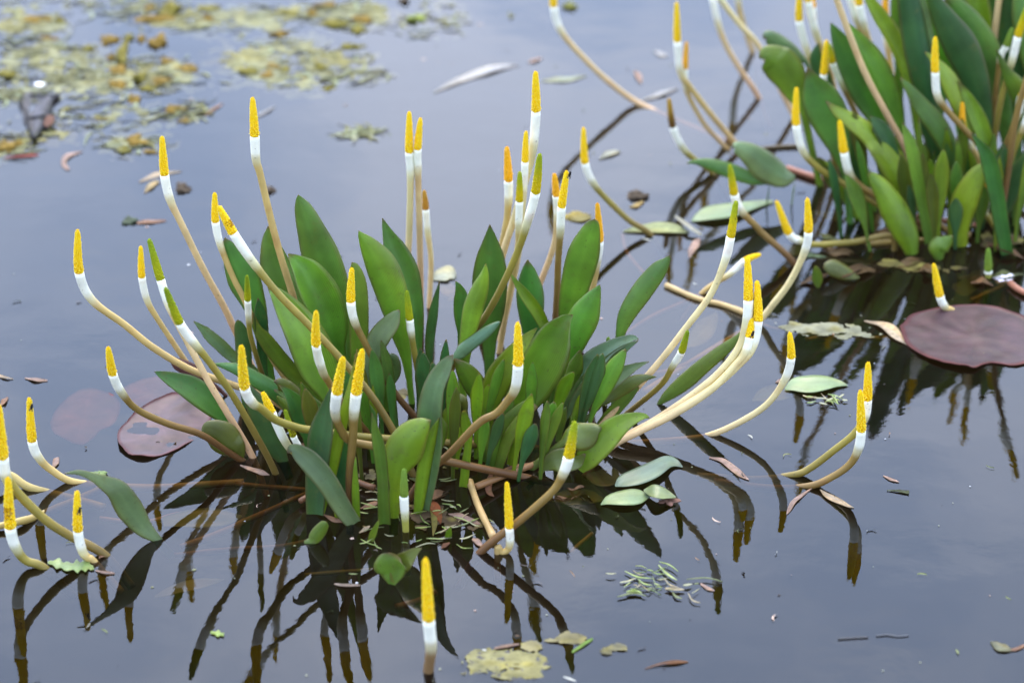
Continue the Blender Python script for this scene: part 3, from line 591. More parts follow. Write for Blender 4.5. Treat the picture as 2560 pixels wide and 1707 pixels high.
for pts, z, r, c in [([(2065,375),(2120,405),(2200,447)],.012,.0036,RD), ([(1807,386),(1850,400),(1890,413)],.004,.0042,RD), ([(2298,368),(2330,380),(2370,398)],.03,.0045,(.5,.4,.18)),
 ([(1990,560),(2100,552),(2200,548)],.002,.004,(.3,.2,.05)), ([(1985,778),(2040,778),(2100,784)],-.004,.004,(.35,.24,.05)), ([(2230,690),(2270,672),(2310,655)],-.006,.003,(.3,.2,.05)),
 ([(2320,650),(2340,665),(2370,680)],.004,.004,RD), ([(1700,355),(1760,340),(1840,335)],.002,.003,(.10,.07,.03)), ([(1640,690),(1700,715),(1760,750),(1800,760)],-.006,.003,(.3,.2,.06)),
 ([(2060,490),(2150,505),(2250,520)],.006,.004,RD), ([(2100,470),(2180,530),(2230,540)],.01,.004,(.25,.16,.05)), ([(1850,780),(1900,775),(1990,780)],-.004,.003,(.35,.24,.05))]:
    stem(far, 'old_stem', 'O', pts, z, r, c)
for t_, pts, c in [('D4',[(1250,760,5),(1100,800,60),(950,850,70),(800,900,40),(700,940,5)],(.10,.13,.03)), ('D4',[(1250,470,5),(1100,500,40),(900,480,50),(700,470,30),(560,430,6)],(.13,.18,.06)),
 ('D4',[(980,640,5),(800,680,40),(600,740,50),(400,760,40),(300,700,10)],(.13,.2,.09)), ('D4',[(2100,900,6),(1950,1000,60),(1850,1080,70),(1750,1060,20)],(.12,.13,.03)),
 ('D4',[(1800,990,5),(1900,985,22),(2000,1000,25),(2100,1010,8)],(.2,.14,.05)), ('D4',[(2350,700,5),(2200,760,40),(2100,850,40),(2050,900,6)],(.11,.11,.03))]:
    flat(t_, pts, c, name='leaf', z=-.005, mat=M_LEAF, plant=far)

# ------------------------------------------------------------------ the sparse clump by the lobed green leaf, and the lone spike
lft = tag(empty('golden_club', on_z(60*OK_, 1290*OK_)), 'sparse golden club with short thick spikes and one leaf dipping into the water', 'aquatic plant', 'golden club plants in the pond')
stalk(lft, 'O', [(240,1274),(164,1232),(109,1197),(60,1152),(30,1118),(14,1095),(6,1052),(-4,928)], 1274, 1285, 'olive', 'y', 1.25)
stalk(lft, 'O', [(100,1303),(60,1287),(38,1260),(24,1212),(18,1095)], 1303, 1303, 'olive', 'y', 1.2)
stalk(lft, 'O', [(213,1287),(205,1283),(190,1266),(179,1219),(177,1126)], 1288, 1288, 'tan', 'y', 1.05)
leaf(lft, 'A12', [(1300,345,40),(1200,260,75),(1090,110,105),(990,-40,90),(880,-110,60),(780,-160,35),(660,-200,22),(540,-190,5)], 1240, 1266, 'g', yaw=.1)
stem(lft, 'old_stem', 'O', [(-20,1075,.02),(25,1092,.012),(70,1120,.002),(150,1140,-.008),(240,1165,-.012)], 0, .0048, (.42,.32,.10))
stem(lft, 'old_stem', 'O', [(-20,1212,.004),(40,1198,.006),(72,1190,.002),(120,1170,-.006),(180,1145,-.008),(235,1120,-.008)], 0, .0042, (.36,.26,.07))
stem(lft, 'old_stem', 'O', [(230,1190),(330,1200),(420,1180),(520,1195)], -.012, .003, PK)
lone = tag(empty('golden_club', on_z(984*OK_, 1539*OK_)), 'single golden club spike standing alone straight out of open water', 'aquatic plant', 'golden club plants in the pond')
stalk(lone, 'O', [(984,1541),(987,1517),(990,1483),(985,1424),(977,1281)], 1541, 1541, 'dark', 'y', 1.2, rs=1.15)

# rotting old leaves and sheaths caught round the feet of the clumps
ro = random.Random(11)
for plant, n, (x0, x1, y0, y1) in ((main, 34, (600, 1420, 960, 1225)), (far, 22, (1860, 2350, 500, 660))):
    for i in range(n*2//3):
        x, y = ro.uniform(x0, x1), ro.uniform(y0, y1)
        if plant is main and ((x-1010)/430)**2+((y-1080)/150)**2 > 1: continue
        a = ro.uniform(-.7, .7); ln = ro.uniform(18, 60); dx, dy = math.cos(a)*ln, math.sin(a)*ln*.5; wd = ro.uniform(3, 9)
        flat('O', [(x-dx, y-dy, 1), (x-dx*.3, y-dy*.3+ro.uniform(-5, 5), wd), (x+dx*.4, y+dy*.4+ro.uniform(-4, 4), wd*.8), (x+dx, y+dy, 1)],
             ro.choice([(.10,.06,.025),(.16,.10,.04),(.08,.09,.03),(.22,.12,.06),(.13,.15,.05)]), name='old_leaf', z=ro.uniform(-.003, .004), lift=ro.uniform(0, .006), cup=.3, wav=.3, plant=plant)

# the crowded inner leaves and petioles of both clumps
ri = random.Random(21)
for plant, n, (x0, x1, y0, y1), (h0, h1), kk_ in ((main, 52, (690, 1370, 950, 1110), (95, 215), 1.0), (far, 34, (1930, 2350, 470, 585), (120, 260), .9)):
    for i in range(n):
        x, fy = ri.uniform(x0, x1), ri.uniform(y0, y1)
        if plant is main and ((x-1020)/350)**2+((fy-1030)/95)**2 > 1: continue
        h = ri.uniform(h0, h1)*kk_; lean = (x-(1010 if plant is main else 2170))*.22*ri.uniform(.3, 1.3)+ri.uniform(-18, 18); wd = ri.uniform(10, 20)*kk_
        leaf(plant, 'O', [(x, fy+2, 4), (x+lean*.2, fy-h*.3, 5.5), (x+lean*.45, fy-h*.55, wd*.85), (x+lean*.7, fy-h*.78, wd), (x+lean*.92, fy-h*.94, wd*.5), (x+lean, fy-h, 1.5)], fy, col=ri.choice(['k', 'k', 'd', 'd2', 'l2', 'b', 'l']))

# ------------------------------------------------------------------ lily pads
PAD = (.046, .020, .023)
tag(pad('O', [(2066,752),(2098,722),(2170,706),(2260,702),(2340,722),(2395,755),(2410,795),(2375,825),(2330,838),(2290,832),(2262,834),(2240,846),(2212,843),(2165,834),(2118,815),(2080,788)], .0022, PAD, cen=(2240,775)),
    'large round purple-brown lily pad beside the far golden club', 'lily pad', 'lily pads')
tag(pad('A8', [(420,790),(470,690),(600,560),(760,515),(950,580),(1010,650),(960,800),(850,860),(740,960),(640,980),(520,920),(440,860)], -.003, (.24,.095,.085), dome=.0028),
    'faded reddish lily pad sunk just under the water', 'lily pad', 'lily pads')
tag(pad('A8', [(1160,700),(1230,650),(1450,560),(1600,600),(1775,680),(1745,800),(1640,920),(1400,1050),(1150,1085),(1010,1000),(990,880),(1060,780)], .0014, (.080,.042,.044), dome=.006),
    'wet mauve lily pad floating under the arching brown stalk', 'lily pad', 'lily pads')
tag(pad('A8', [(1000,520),(1200,430),(1400,420),(1500,520),(1400,620),(1250,680),(1080,640)], -.004, (.27,.11,.11), dome=.004),
    'sunken mauve lily pad overlapped by a wet floating one', 'lily pad', 'lily pads')
cur = tag(empty('curled_leaf', on_z(445*OK_, 868*OK_)), 'curled maroon lily leaf edge rising behind green leaf tip', 'lily leaf')
leaf(cur, 'A8', [(1760,440,15),(1680,390,50),(1580,340,55),(1490,300,50),(1440,240,12)], 872, col='m', name='blade')

# ------------------------------------------------------------------ leaves afloat
G1 = (.24, .32, .16); 
def fl(tile, pts, col, label, group=None, cat='leaf', **k): return tag(flat(tile, pts, col, **k), label, cat, group)
fl('C8',[(1000,1325,8),(1060,1290,50),(1180,1250,70),(1320,1190,70),(1430,1130,55),(1500,1130,35),(1565,1165,5)],(.16,.23,.15),'grey-green leaf with a raised crease floating beside the clump',name='floating_leaf',mat=M_LEAF,lift=.004,cb=(.15,.24,.06))
fl('C8',[(880,1480,5),(960,1440,45),(1080,1425,62),(1200,1420,58),(1290,1410,10)],(.22,.31,.13),'pale green leaf floating below a creased grey one',name='floating_leaf',mat=M_LEAF,lift=.003)
fl('C8',[(1240,1365,10),(1310,1370,50),(1400,1390,48),(1510,1420,6)],(.19,.25,.10),'small olive floating leaf overlapping the pale green one',name='floating_leaf',mat=M_LEAF,z=.005,lift=.004)
fl('C8',[(1060,1240,6),(1130,1225,25),(1200,1210,6)],(.2,.26,.12),'small pale leaf scrap floating behind the creased leaf',name='floating_leaf',mat=M_LEAF)
fl('D8',[(345,515,8),(430,480,55),(560,480,72),(700,465,55),(790,465,30),(870,482,4)],(.24,.33,.15),'pale green leaf with yellow edge floating alone on open water',name='floating_leaf',mat=M_LEAF,lift=.0015)
fl('D8',[(70,610,8),(150,570,50),(260,550,65),(370,545,50),(440,540,10)],(.24,.30,.24),'pale sunken leaf trailing under the floating green one',name='sunken_leaf',mat=M_LEAF,z=-.006)
fl('A12',[(1370,220,40),(1480,200,60),(1650,190,78),(1850,185,70),(1960,180,40),(2030,165,5)],(.16,.21,.07),'green strap leaf lying just under the water, notched end',name='sunken_leaf',mat=M_LEAF,z=-.004)
fl('C4',[(1600,1560,20),(1680,1500,70),(1760,1420,85),(1820,1340,50),(1850,1270,6)],(.33,.37,.33),'whitish leaf lying under water beside green-tipped spike',name='sunken_leaf',mat=M_LEAF,z=-.006)
fl('C8',[(440,1440,10),(560,1430,60),(680,1420,70),(800,1420,60),(900,1440,10)],(.12,.16,.05),'olive sunken leaf lying in the dark reflection',name='sunken_leaf',mat=M_LEAF,z=-.006)
fl('C8',[(760,1240,20),(860,1260,70),(980,1250,80),(1060,1240,15)],(.22,.27,.22),'pale blurred leaf under water behind the creased floating leaf',name='sunken_leaf',mat=M_LEAF,z=-.008)
fl('C4',[(2330,350,8),(2200,370,30),(2000,420,60),(1800,450,60),(1700,485,35),(1642,512,5)],(.21,.30,.12),'long pale green leaf floating before the far clump',name='floating_leaf',mat=M_LEAF,lift=.003)
fl('C4',[(1070,600,5),(1200,580,30),(1350,570,45),(1500,580,40),(1620,610,6)],(.25,.28,.12),'yellowish leaf scrap floating at foot of a lone spike',name='floating_leaf')
fl('C4',[(600,480,12),(700,490,30),(800,480,15)],(.24,.2,.05),'olive weed scrap floating behind the clump',name='floating_leaf')
fl('A12',[(1300,845,8),(1450,790,40),(1650,740,45),(1880,700,8)],(.14,.15,.09),'ghostly pale strap leaf deep under the water',name='sunken_leaf',mat=M_LEAF,z=-.02)
fl('B4',[(1610,1000,10),(1680,970,55),(1760,960,60),(1810,990,15)],(.30,.31,.22),'pale round leaf floating behind the pink stalks',name='floating_leaf',z=.0006)
fl('B4',[(1660,1060,10),(1720,1080,55),(1790,1130,40),(1740,1180,10)],(.38,.36,.33),'greyish leaf just under water behind the clump',name='sunken_leaf',z=-.003)
fl('A12',[(400,555,4),(470,565,38),(560,590,30),(650,590,46),(730,585,40),(790,612,4)],(.25,.36,.10),'small lobed bright green leaf floating at a stalk foot',name='lobed_leaf',mat=M_LEAF,lobes=.35)
fl('A12',[(1765,1140,3),(1820,1150,22),(1880,1160,10)],(.30,.42,.08),'tiny bright green leaf floating on open water',name='lobed_leaf',mat=M_LEAF,lobes=.4)
P1, P2, P3, P4, P5 = (.50,.34,.27), (.44,.25,.16), (.54,.43,.30), (.44,.43,.42), (.24,.11,.06)
W = 'willow_leaf'
for tile, pts, c, lab in [
 ('D8',[(580,1335,3),(500,1390,14),(420,1450,25),(380,1520,20),(358,1562,3)],P1,'pale pink willow leaf curling down from brown stalk foot'),
 ('D8',[(640,1355,4),(700,1410,28),(790,1450,25),(870,1490,14),(922,1506,3)],P3,'tan willow leaf lying across the paired spikes reflection'),
 ('D4',[(1010,1350,4),(1130,1380,25),(1230,1430,50),(1300,1490,42),(1372,1552,5)],P3,'beige dry leaf caught against the big purple lily pad'),
 ('C4',[(1622,822,4),(1640,760,35),(1680,700,40),(1712,656,8)],P1,'small pink oval leaf floating on open water'),
 ('C8',[(1790,1085,5),(1900,1110,25),(2000,1180,35),(2060,1230,25),(2122,1272,4)],P1,'long pink willow leaf floating beside the stalk reflections'),
 ('C8',[(60,1195,10),(150,1170,25),(300,1150,30),(412,1118,8)],P2,'pinkish brown dry leaf lying along the fallen brown stem'),
 ('B8',[(2125,1185,8),(2090,1290,35),(2088,1370,30),(2132,1412,4)],P5,'dark brown curled leaf by the fallen stems'),
 ('B12',[(1010,102,4),(1080,78,24),(1155,52,18)],P2,'rosy leaf scrap between the front petioles'),
 ('B12',[(698,152,5),(780,190,22),(882,216,8)],P2,'reddish leaf floating at foot of the front leaves'),
 ('B12',[(1558,28,10),(1630,90,50),(1670,170,34),(1682,232,5)],(.30,.09,.03),'rust red curled leaf standing in the front litter'),
 ('B12',[(1620,332,4),(1632,230,30),(1618,120,30),(1565,55,6)],(.26,.22,.05),'olive curled leaf beside the rust red one'),
 ('B12',[(1748,148,4),(1850,170,30),(1950,210,25),(2022,236,5)],(.36,.24,.20),'greyish pink leaf lying in the front litter'),
 ('B12',[(1690,435,5),(1720,412,22),(1762,392,5)],P5,'small brown leaf below the front litter'),
 ('B12',[(1950,358,10),(2000,390,28),(2042,422,8)],P1,'pink leaf scrap touching the thick arching stalk'),
 ('B12',[(1000,305,4),(1050,275,20),(1090,250,6)],P3,'cream leaf scrap at foot of a front leaf'),
 ('B8',[(0,1150,5),(80,1175,20),(180,1210,22),(248,1232,4)],P1,'pale pink leaf lying at the foot of two leaning stalks'),
 ('A8',[(440,1185,4),(470,1120,32),(492,1085,8)],P1,'pale pink petal-like leaf behind a curved stalk'),
 ('A8',[(208,420,3),(300,432,18),(398,440,6)],P1,'pink leaf floating on calm open water'),
 ('A8',[(-20,398,14),(50,415,10),(112,426,2)],P3,'cream leaf sliver floating on calm open water'),
 ('A8',[(8,650,4),(30,620,24),(65,582,10)],P2,'small salmon leaf floating beyond the thick spikes'),
 ('A12',[(800,622,4),(870,636,12),(962,646,8)],P1,'pink sliver floating behind the lobed green leaf'),
 ('A12',[(830,520,4),(850,500,16),(905,495,4),],P2,'orange curled scrap at a stalk foot'),
 ('B0',[(1625,780,4),(1760,710,22),(1920,640,35),(2080,590,38),(2230,560,22),(2345,552,3)],P4,'long cream willow leaf floating on the far open water'),
 ('C0',[(385,682,3),(500,675,20),(620,665,22),(758,638,4)],(.40,.43,.30),'pale green willow leaf floating on the far open water'),
 ('C0',[(1325,430,4),(1380,452,26),(1440,472,6)],P4,'whitish short leaf floating on the far water'),
 ('C0',[(1158,600,6),(1200,645,30),(1218,705,8)],P1,'pink curled leaf floating behind a slanting stalk'),
 ('C0',[(1228,842,5),(1380,790,25),(1532,742,5)],P4,'pale leaf floating where the slanting stalk enters'),
 ('C0',[(270,525,5),(320,510,16),(385,490,5)],P1,'pinkish sliver floating beyond a tall spike'),
 ('C0',[(870,1335,4),(950,1290,30),(1045,1275,8)],(.40,.40,.30),'faint pale leaf floating on open far water'),
 ('A0',[(1168,1528,4),(1250,1490,20),(1350,1460,20),(1522,1438,5)],P3,'tan willow leaf floating behind a yellow spike'),
 ('A4',[(1212,276,4),(1262,220,28),(1335,178,12)],(.50,.38,.18),'ochre leaf floating below the tan one'),
 ('A0',[(575,1425,16),(532,1370,25),(560,1312,25),(620,1290,15),(692,1274,3)],P1,'pale pink hooked leaf floating near the algae'),
 ('A0',[(38,1326,3),(180,1310,12),(322,1300,12)],(.42,.12,.10),'red leaf sliver floating below the algae'),
 ('A0',[(1728,968,8),(1790,920,12),(1872,868,3)],P2,'salmon sliver floating near a tall spike'),
 ('A4',[(1150,528,12),(1280,515,18),(1395,508,6)],P2,'salmon leaf touching a dark weed tuft'),
 ('A0',[(2150,985,4),(2230,940,14),(2310,895,4)],P4,'pale sliver floating behind a tall spike'),
 ('C12',[(-10,1275,12),(90,1255,14),(182,1243,4)],P1,'pink sliver floating above the pale algae mat'),
 ('C12',[(1250,1447,2),(1380,1405,8),(1500,1392,18),(1615,1388,3)],(.30,.14,.06),'rust brown catkin scrap floating on open water'),
 ('C12',[(1718,735,8),(1780,770,18),(1832,792,4)],P1,'salmon leaf scrap among the grass clippings'),
 ('C12',[(640,1308,10),(720,1252,16),(812,1193,12)],(.25,.42,.08),'bright green cut blade by the pale algae'),
 ('D8',[(1168,1238,3),(1230,1265,14),(1302,1292,3)],P1,'small pink leaf floating on open water by dark scrap'),
 ('D8',[(1200,1362,3),(1290,1365,10),(1385,1380,20)],(.10,.12,.05),'dark green scrap floating beside a small pink leaf'),
 ('D12',[(2070,1220,6),(2140,1260,45),(2240,1290,20)],(.20,.20,.12),'greyish leaf scrap floating in open water near twig'),
 ('D12',[(2240,1290,10),(2300,1275,16),(2380,1240,8)],P2,'salmon twig-like leaf beside the greyish scrap'),
 ('C4',[(1120,395,5),(1180,380,22),(1240,350,10)],(.45,.33,.12),'ochre scrap under the dark seed husk'),
 ('D8',[(265,455,4),(310,440,18),(370,440,6)],P1,'pinkish scrap beside the floating pale leaf'),
 ('B12',[(2130,1280,3),(2230,1255,14),(2345,1240,6)],P1,'pink willow sliver lying over the algae edge'),
 ('B12',[(790,735,4),(880,745,16),(1010,745,6)],(.45,.35,.28),'tan husk floating in the dark reflection')]:
    fl(tile, [(x, y, wd*.82) for x, y, wd in pts], c, lab, 'fallen leaves on the water', name=W, z=.0007, lift=random.uniform(.0002, .0012), cup=random.uniform(-.05, .15), wav=.15)
def lump(tile, x, y, rx, ry, h, col, name, label, cat, group=None, mat=None, rough=.8, z=-.001):
    """An irregular tuft: rx, ry half extents on the water in tile px (ry already foreshortened), h its height in m."""
    k = klen(tile); c = on_z(*src(tile, x, y)); s = depth(c)/FPX; ax, ay, h = rx*k*s*1.25, ry*k*s/.42*1.1, h*.42; mb = MB(); nu, nv = 20, 10; sd_ = random.random()*90
    for j in range(nv+1):
        ph = math.pi*j/nv
        for i in range(nu):
            a = 2*math.pi*i/nu; d = Vector((math.cos(a)*math.sin(ph), math.sin(a)*math.sin(ph), math.cos(ph)))
            f = 1+rough*noise.noise(d*1.4+Vector((sd_, 0, 0)))*1.3+rough*.8*noise.noise(d*4+Vector((0, sd_, 0)))
            cc = mixc(col, tuple(q*1.7 for q in col), .5+noise.noise(d*3+Vector((sd_, 3, 1))))
            mb.add(Vector((d.x*ax*f, d.y*ay*f, d.z*h*f+z)), cc)
    for j in range(nv):
        for i in range(nu):
            a = j*nu+i; b = j*nu+(i+1) % nu; mb.f.append((a, b, b+nu, a+nu))
    o = mb.build(name, mat or M_ALGAE); o.location = c; return tag(o, label, cat, group)
OL, OB = (.11, .095, .018), (.13, .085, .016)
for i, (x, y, rx, ry, h) in enumerate([(1450,85,65,60,.022),(1320,165,110,32,.012),(930,340,70,34,.012),(1090,322,36,24,.012),(1190,330,24,30,.014),(1330,355,40,45,.018),(1020,490,34,75,.03),(980,605,55,32,.014),
 (935,485,24,26,.01),(1180,660,44,36,.016),(990,715,60,30,.012),(1360,685,75,28,.010),(1240,745,50,26,.008),(1120,842,40,26,.010),(1460,930,62,26,.010),(750,415,55,26,.009),(1400,520,55,28,.009),(1560,580,75,26,.008),
 (60,635,60,28,.012),(60,1240,75,45,.014),(1140,1190,75,45,.012),(1050,1265,45,24,.010),(1260,1275,45,20,.006),(320,175,110,26,.008),(510,190,38,24,.012),(420,325,60,20,.006),(1260,75,45,24,.008),(1760,70,80,24,.008),(1740,165,36,22,.01),(870,1000,50,16,.005),(560,915,36,18,.006),(1560,1010,50,16,.005)]):
    lump('A0', x, y, rx, ry, h, OB if i % 3 else OL, 'algae_tuft', 'olive brown algae tuft standing in the floating algae', 'algae', 'algae tufts')
for i, (x, y, rx, ry, h) in enumerate([(390,112,75,26,.01),(610,115,36,30,.012),(780,205,80,28,.012),(1030,170,70,26,.012),(990,255,50,28,.012),(340,292,55,22,.01),(925,400,70,20,.008),(270,558,45,26,.01),(75,600,55,34,.012),(220,645,50,28,.01),(660,572,38,28,.012),(720,45,85,22,.008),(380,590,40,22,.008),(530,660,30,16,.006),(740,745,36,20,.008)]):
    lump('B0', x, y, rx, ry, h, OB if i % 2 else OL, 'algae_tuft', 'olive brown algae tuft standing in the floating algae', 'algae', 'algae tufts')
lump('B0',1480,160,70,34,.014,(.12,.14,.03),'algae_tuft','lone green algae tuft floating away from the mat','algae')
lump('C0',620,65,50,32,.012,(.11,.11,.025),'algae_tuft','small olive tuft floating behind a tall spike tip','algae')
DKC = (.06,.045,.03)
lump('B0',1375,15,34,26,.012,DKC,'weed_scrap','dark weed scrap floating beyond the algae','weed'); lump('C0',120,140,20,30,.006,(.09,.09,.05),'weed_scrap','small grey scrap floating beyond a tall spike','weed')
lump('A4',1530,250,45,28,.012,DKC,'weed_scrap','dark brown husk floating right of leaning spike','weed'); lump('A4',1100,512,48,30,.010,(.04,.05,.03),'weed_scrap','dark green weed tuft with a salmon leaf','weed')
lump('B4',245,260,36,26,.010,DKC,'weed_scrap','dark husk floating behind the tallest left stalk','weed'); lump('C4',1185,310,60,28,.014,DKC,'seed_husk','black seed husk floating in open water','husk')
lump('C4',690,470,100,28,.006,(.17,.13,.03),'weed_scrap','ochre weed scrap beneath a dark stalk reflection','weed')
lump('A8',840,1225,60,24,.006,(.12,.16,.06),'weed_scrap','green weed scrap floating beyond the dipping leaf','weed'); lump('D4',560,800,60,20,.006,(.06,.08,.04),'weed_scrap','dark weed scrap under bent yellow spike','weed')
lump('C8',1440,1450,60,22,.008,(.13,.07,.05),'weed_scrap','brown scrap under small olive floating leaf','weed')
lump('A0',335,712,42,20,.004,(.78,.80,.80),'white_petal','white petal floating on the pale algae','petal',mat=M_SPECK,rough=.25)
lump('D4',2185,985,75,34,.006,(.68,.62,.66),'white_petal','pinkish white petal floating at foot of green spike','petal',mat=M_SPECK,rough=.35)
# crumpled dark leaf among the algae: ribs and a torn skin
cr = tag(empty('crumpled_leaf', on_z(*src('A0',330,990))), 'dark grey crumpled leaf skeleton lying in the algae', 'dead leaf')
for pts, z, r in [([(170,860),(220,960),(240,1080),(290,1160)],.003,0.003), ([(490,800),(430,850),(400,980),(330,1100),(280,1170)],.004,0.0036), ([(200,1000),(300,985),(400,970)],.003,0.0024), ([(450,990),(400,1030),(380,1090)],.003,0.0036), ([(160,830),(260,800),(370,800),(480,800)],.004,0.0018)]:
    stem(cr, 'rib', 'A0', pts, z, r, (.022,.021,.024), mat=M_DEAD)
flat('A0',[(330,780,60),(320,860,110),(300,960,110),(290,1060,80),(270,1165,30)],(.10,.10,.115),name='skin',z=.001,wav=.4,plant=cr)
flat('A0',[(380,1060,20),(420,1010,40),(460,985,12)],(.16,.06,.025),name='skin',z=.008,plant=cr)

# ------------------------------------------------------------------ floating algae: pale mats
def mat_of(name, tile, blobs, bounds, cell, label, col, thr, zb, zr, kind=None, group=None, cat='algae', sc=1.0):
    mb = MB(); x0, y0, x1, y1 = bounds; pts = [on_z(*src(tile, x, y)) for x, y in ((x0, y0), (x1, y0), (x0, y1), (x1, y1))]
    X0, X1 = min(p.x for p in pts), max(p.x for p in pts); Y0, Y1 = min(p.y for p in pts), max(p.y for p in pts)
    B = []
    for (x, y, rx, ry, wgt) in blobs:
        c = on_z(*src(tile, x, y)); e = on_z(*src(tile, x+rx, y)); f = on_z(*src(tile, x, y+ry)); B.append((c.x, c.y, abs(e.x-c.x), abs(c.y-f.y), wgt))
    nx, ny = int((X1-X0)/cell), int((Y1-Y0)/cell); vid = {}; org = Vector(((X0+X1)/2, (Y0+Y1)/2, 0))
    def vert(i, j):
        if (i, j) not in vid:
            q = Vector((X0+i*cell+random.uniform(-.3, .3)*cell, Y0+j*cell+random.uniform(-.3, .3)*cell, 0))
            n = noise.noise(q*55*sc)*.6+noise.noise(q*140*sc)*.4
            q.z = zb+zr*n; v = .75+.5*noise.noise(q*23+Vector((5, 5, 5)))
            vid[i, j] = mb.add(q-org, mixc(tuple(a*v for a in col), (.20, .17, .04), min(.9, max(0, noise.noise(q*9))*.8+max(0, noise.noise(q*75))*.9)))
        return vid[i, j]
    for i in range(nx):
        for j in range(ny):
            x, y = X0+(i+.5)*cell, Y0+(j+.5)*cell; d = 0
            for cx, cy, ax, ay, wgt in B:
                r2 = ((x-cx)/ax)**2+((y-cy)/ay)**2
                if r2 < 1.6: d = max(d, wgt*(1.15-r2))
            if d <= 0: continue
            q = Vector((x, y*.7, 0)); n = .9*noise.noise(q*16*sc)+.75*noise.noise(q*48*sc+Vector((9, 0, 0)))+.55*noise.noise(q*110*sc)
            if d+n > thr: mb.f.append((vert(i, j), vert(i+1, j), vert(i+1, j+1), vert(i, j+1)))
    o = mb.build(name, M_ALGAE); o.location = org; return tag(o, label, cat, group, kind)
ALG = [(220,230,330,110,.9),(450,520,420,150,.95),(1180,70,330,70,.7),(1500,180,330,90,1.0),(2000,170,520,130,1.0),(1000,610,420,140,.9),(1350,620,330,150,.9),(2250,520,520,220,1.0),
  (2600,560,480,190,.8),(2650,110,520,110,.9),(3050,130,350,120,.9),(2990,640,260,70,1.1),(60,700,200,120,.8),(100,800,230,70,.9),(60,1230,210,110,1.0),(1130,1210,280,100,1.0),(1050,960,420,110,.6),(700,700,420,110,.65),(330,420,330,110,.8),(800,80,900,90,.35),(3400,150,500,150,.35),(1550,930,180,80,.6),(3040,1110,130,45,.9),(300,1060,500,120,.4)]
mat_of('algae_mat', 'A0', ALG, (-200,-60,3900,1400), .0036, 'pale yellow-green algae floating over the far water', (.225,.225,.125), .66, .0004, .0012, kind='stuff')
mat_of('algae_film', 'A0', [(x, y, rx*1.25, ry*1.3, w_) for x, y, rx, ry, w_ in ALG], (-200,-60,3900,1500), .006, 'faint sunken algae film under the pale algae', (.42,.55,.42), .42, -.0022, .0016, kind='stuff')
mat_of('algae_mat', 'B12', [(2230,1400,360,120,1.5),(2450,1400,170,75,1.4),(2300,1500,250,50,1.3),(2000,1340,90,50,1.0),(1950,1480,130,30,.5)], (1650,1200,2750,1580), .0015, 'thick pale olive algae mat floating alone on open water', (.21,.195,.09), .42, .0006, .0030, sc=2.2)
mat_of('algae_scrap', 'C12', [(620,1200,170,50,1.3),(290,1260,95,50,1.2),(470,1215,60,20,1.0)], (150,1130,900,1330), .0022, 'brownish algae scrap with bright green cut blade', (.25,.22,.11), .45, .0012, .003, sc=1.6, cat='algae')
mat_of('algae_scrap', 'C12', [(1010,1280,100,40,1.2),(930,1305,60,28,1.2)], (850,1220,1230,1350), .0020, 'small dark algae scrap floating near pale mat', (.13,.12,.07), .45, .0012, .003, sc=1.6, cat='algae')
mat_of('weed_raft', 'D4', [(650,1430,330,60,.9),(450,1400,200,50,.9),(850,1480,300,40,.6)], (150,1330,1200,1560), .0032, 'grey-green weed raft floating behind paired yellow spikes', (.20,.20,.13), .6, .0008, .003, cat='weed', kind='stuff')
mat_of('weed_raft', 'D4', [(1500,900,300,60,.8),(1300,880,200,50,.8),(1750,920,250,40,.7),(2150,700,250,90,.6)], (900,560,2500,1020), .0032, 'dark brown litter raft at foot of the far clump', (.09,.065,.03), .6, .0008, .003, cat='weed', kind='stuff')
mat_of('weed_raft', 'B12', [(1650,200,330,120,.75),(1950,250,260,100,.7),(1500,120,200,80,.7),(1150,250,260,60,.6),(850,230,200,50,.5)], (600,0,2350,480), .0016, 'dark litter raft of seeds and scraps before the clump', (.075,.05,.025), .85, .0006, .002, cat='weed', sc=1.5, kind='stuff')
mat_of('weed_raft', 'B8', [(1350,560,150,100,.8),(1050,1250,150,90,.8),(1800,1150,200,90,.6)], (800,400,2100,1400), .0018, 'speckled litter raft among the stems of the clump', (.12,.10,.05), .85, .0006, .002, cat='weed', sc=1.5, kind='stuff')
# grass clippings: single cut blades
def clip(tile, x, y, ln, ang, wd, col, label, group):
    dx, dy = math.cos(ang)*ln/2, math.sin(ang)*ln/2*.55; b = random.uniform(-.3, .3)*ln
    o = flat(tile, [(x-dx, y-dy, wd*.5), (x-b*.3, y+b*.4, wd), (x+dx, y+dy, wd*.3)], col, name='grass_clipping', z=random.uniform(.0012, .004), mat=M_LEAF, cup=.3, th=.0003)
    return tag(o, label, 'grass', group)
GC = [(.30,.40,.10),(.36,.44,.16),(.20,.29,.07),(.45,.46,.30),(.42,.36,.22),(.16,.20,.07)]
for x, y, ln, ang, wd in [(1440,640,280,.98,10),(1500,780,160,.1,14),(1160,805,130,.12,9),(1140,840,240,-.05,8),(1520,830,130,.9,9),(1610,742,80,-.25,9),(1200,660,260,.45,6),(1450,590,220,.75,5),(1750,705,300,.1,5),(1250,720,160,.7,6),(1120,700,180,-.5,6)]:
    clip('C12', x, y, ln, ang, wd, random.choice(GC), 'pale green cut grass blade floating in the loose raft of clippings', 'grass clippings in the raft')
for i in range(30):
    clip('C12', random.gauss(1330, 190), random.gauss(735, 62), random.choice((35, 60, 90, 150, 210))*random.uniform(.7, 1.2), random.uniform(-1.5, 1.5), random.uniform(2, 5.5), random.choice(GC), 'pale green cut grass blade floating in the loose raft of clippings', 'grass clippings in the raft')
for i in range(40):
    clip('B12', random.uniform(1020, 2150), random.uniform(20, 420), random.uniform(50, 190), random.uniform(-1, 1.2), random.uniform(3, 6), random.choice(GC), 'cut grass blade lying in the dark litter before the clump', 'grass clippings in the litter')
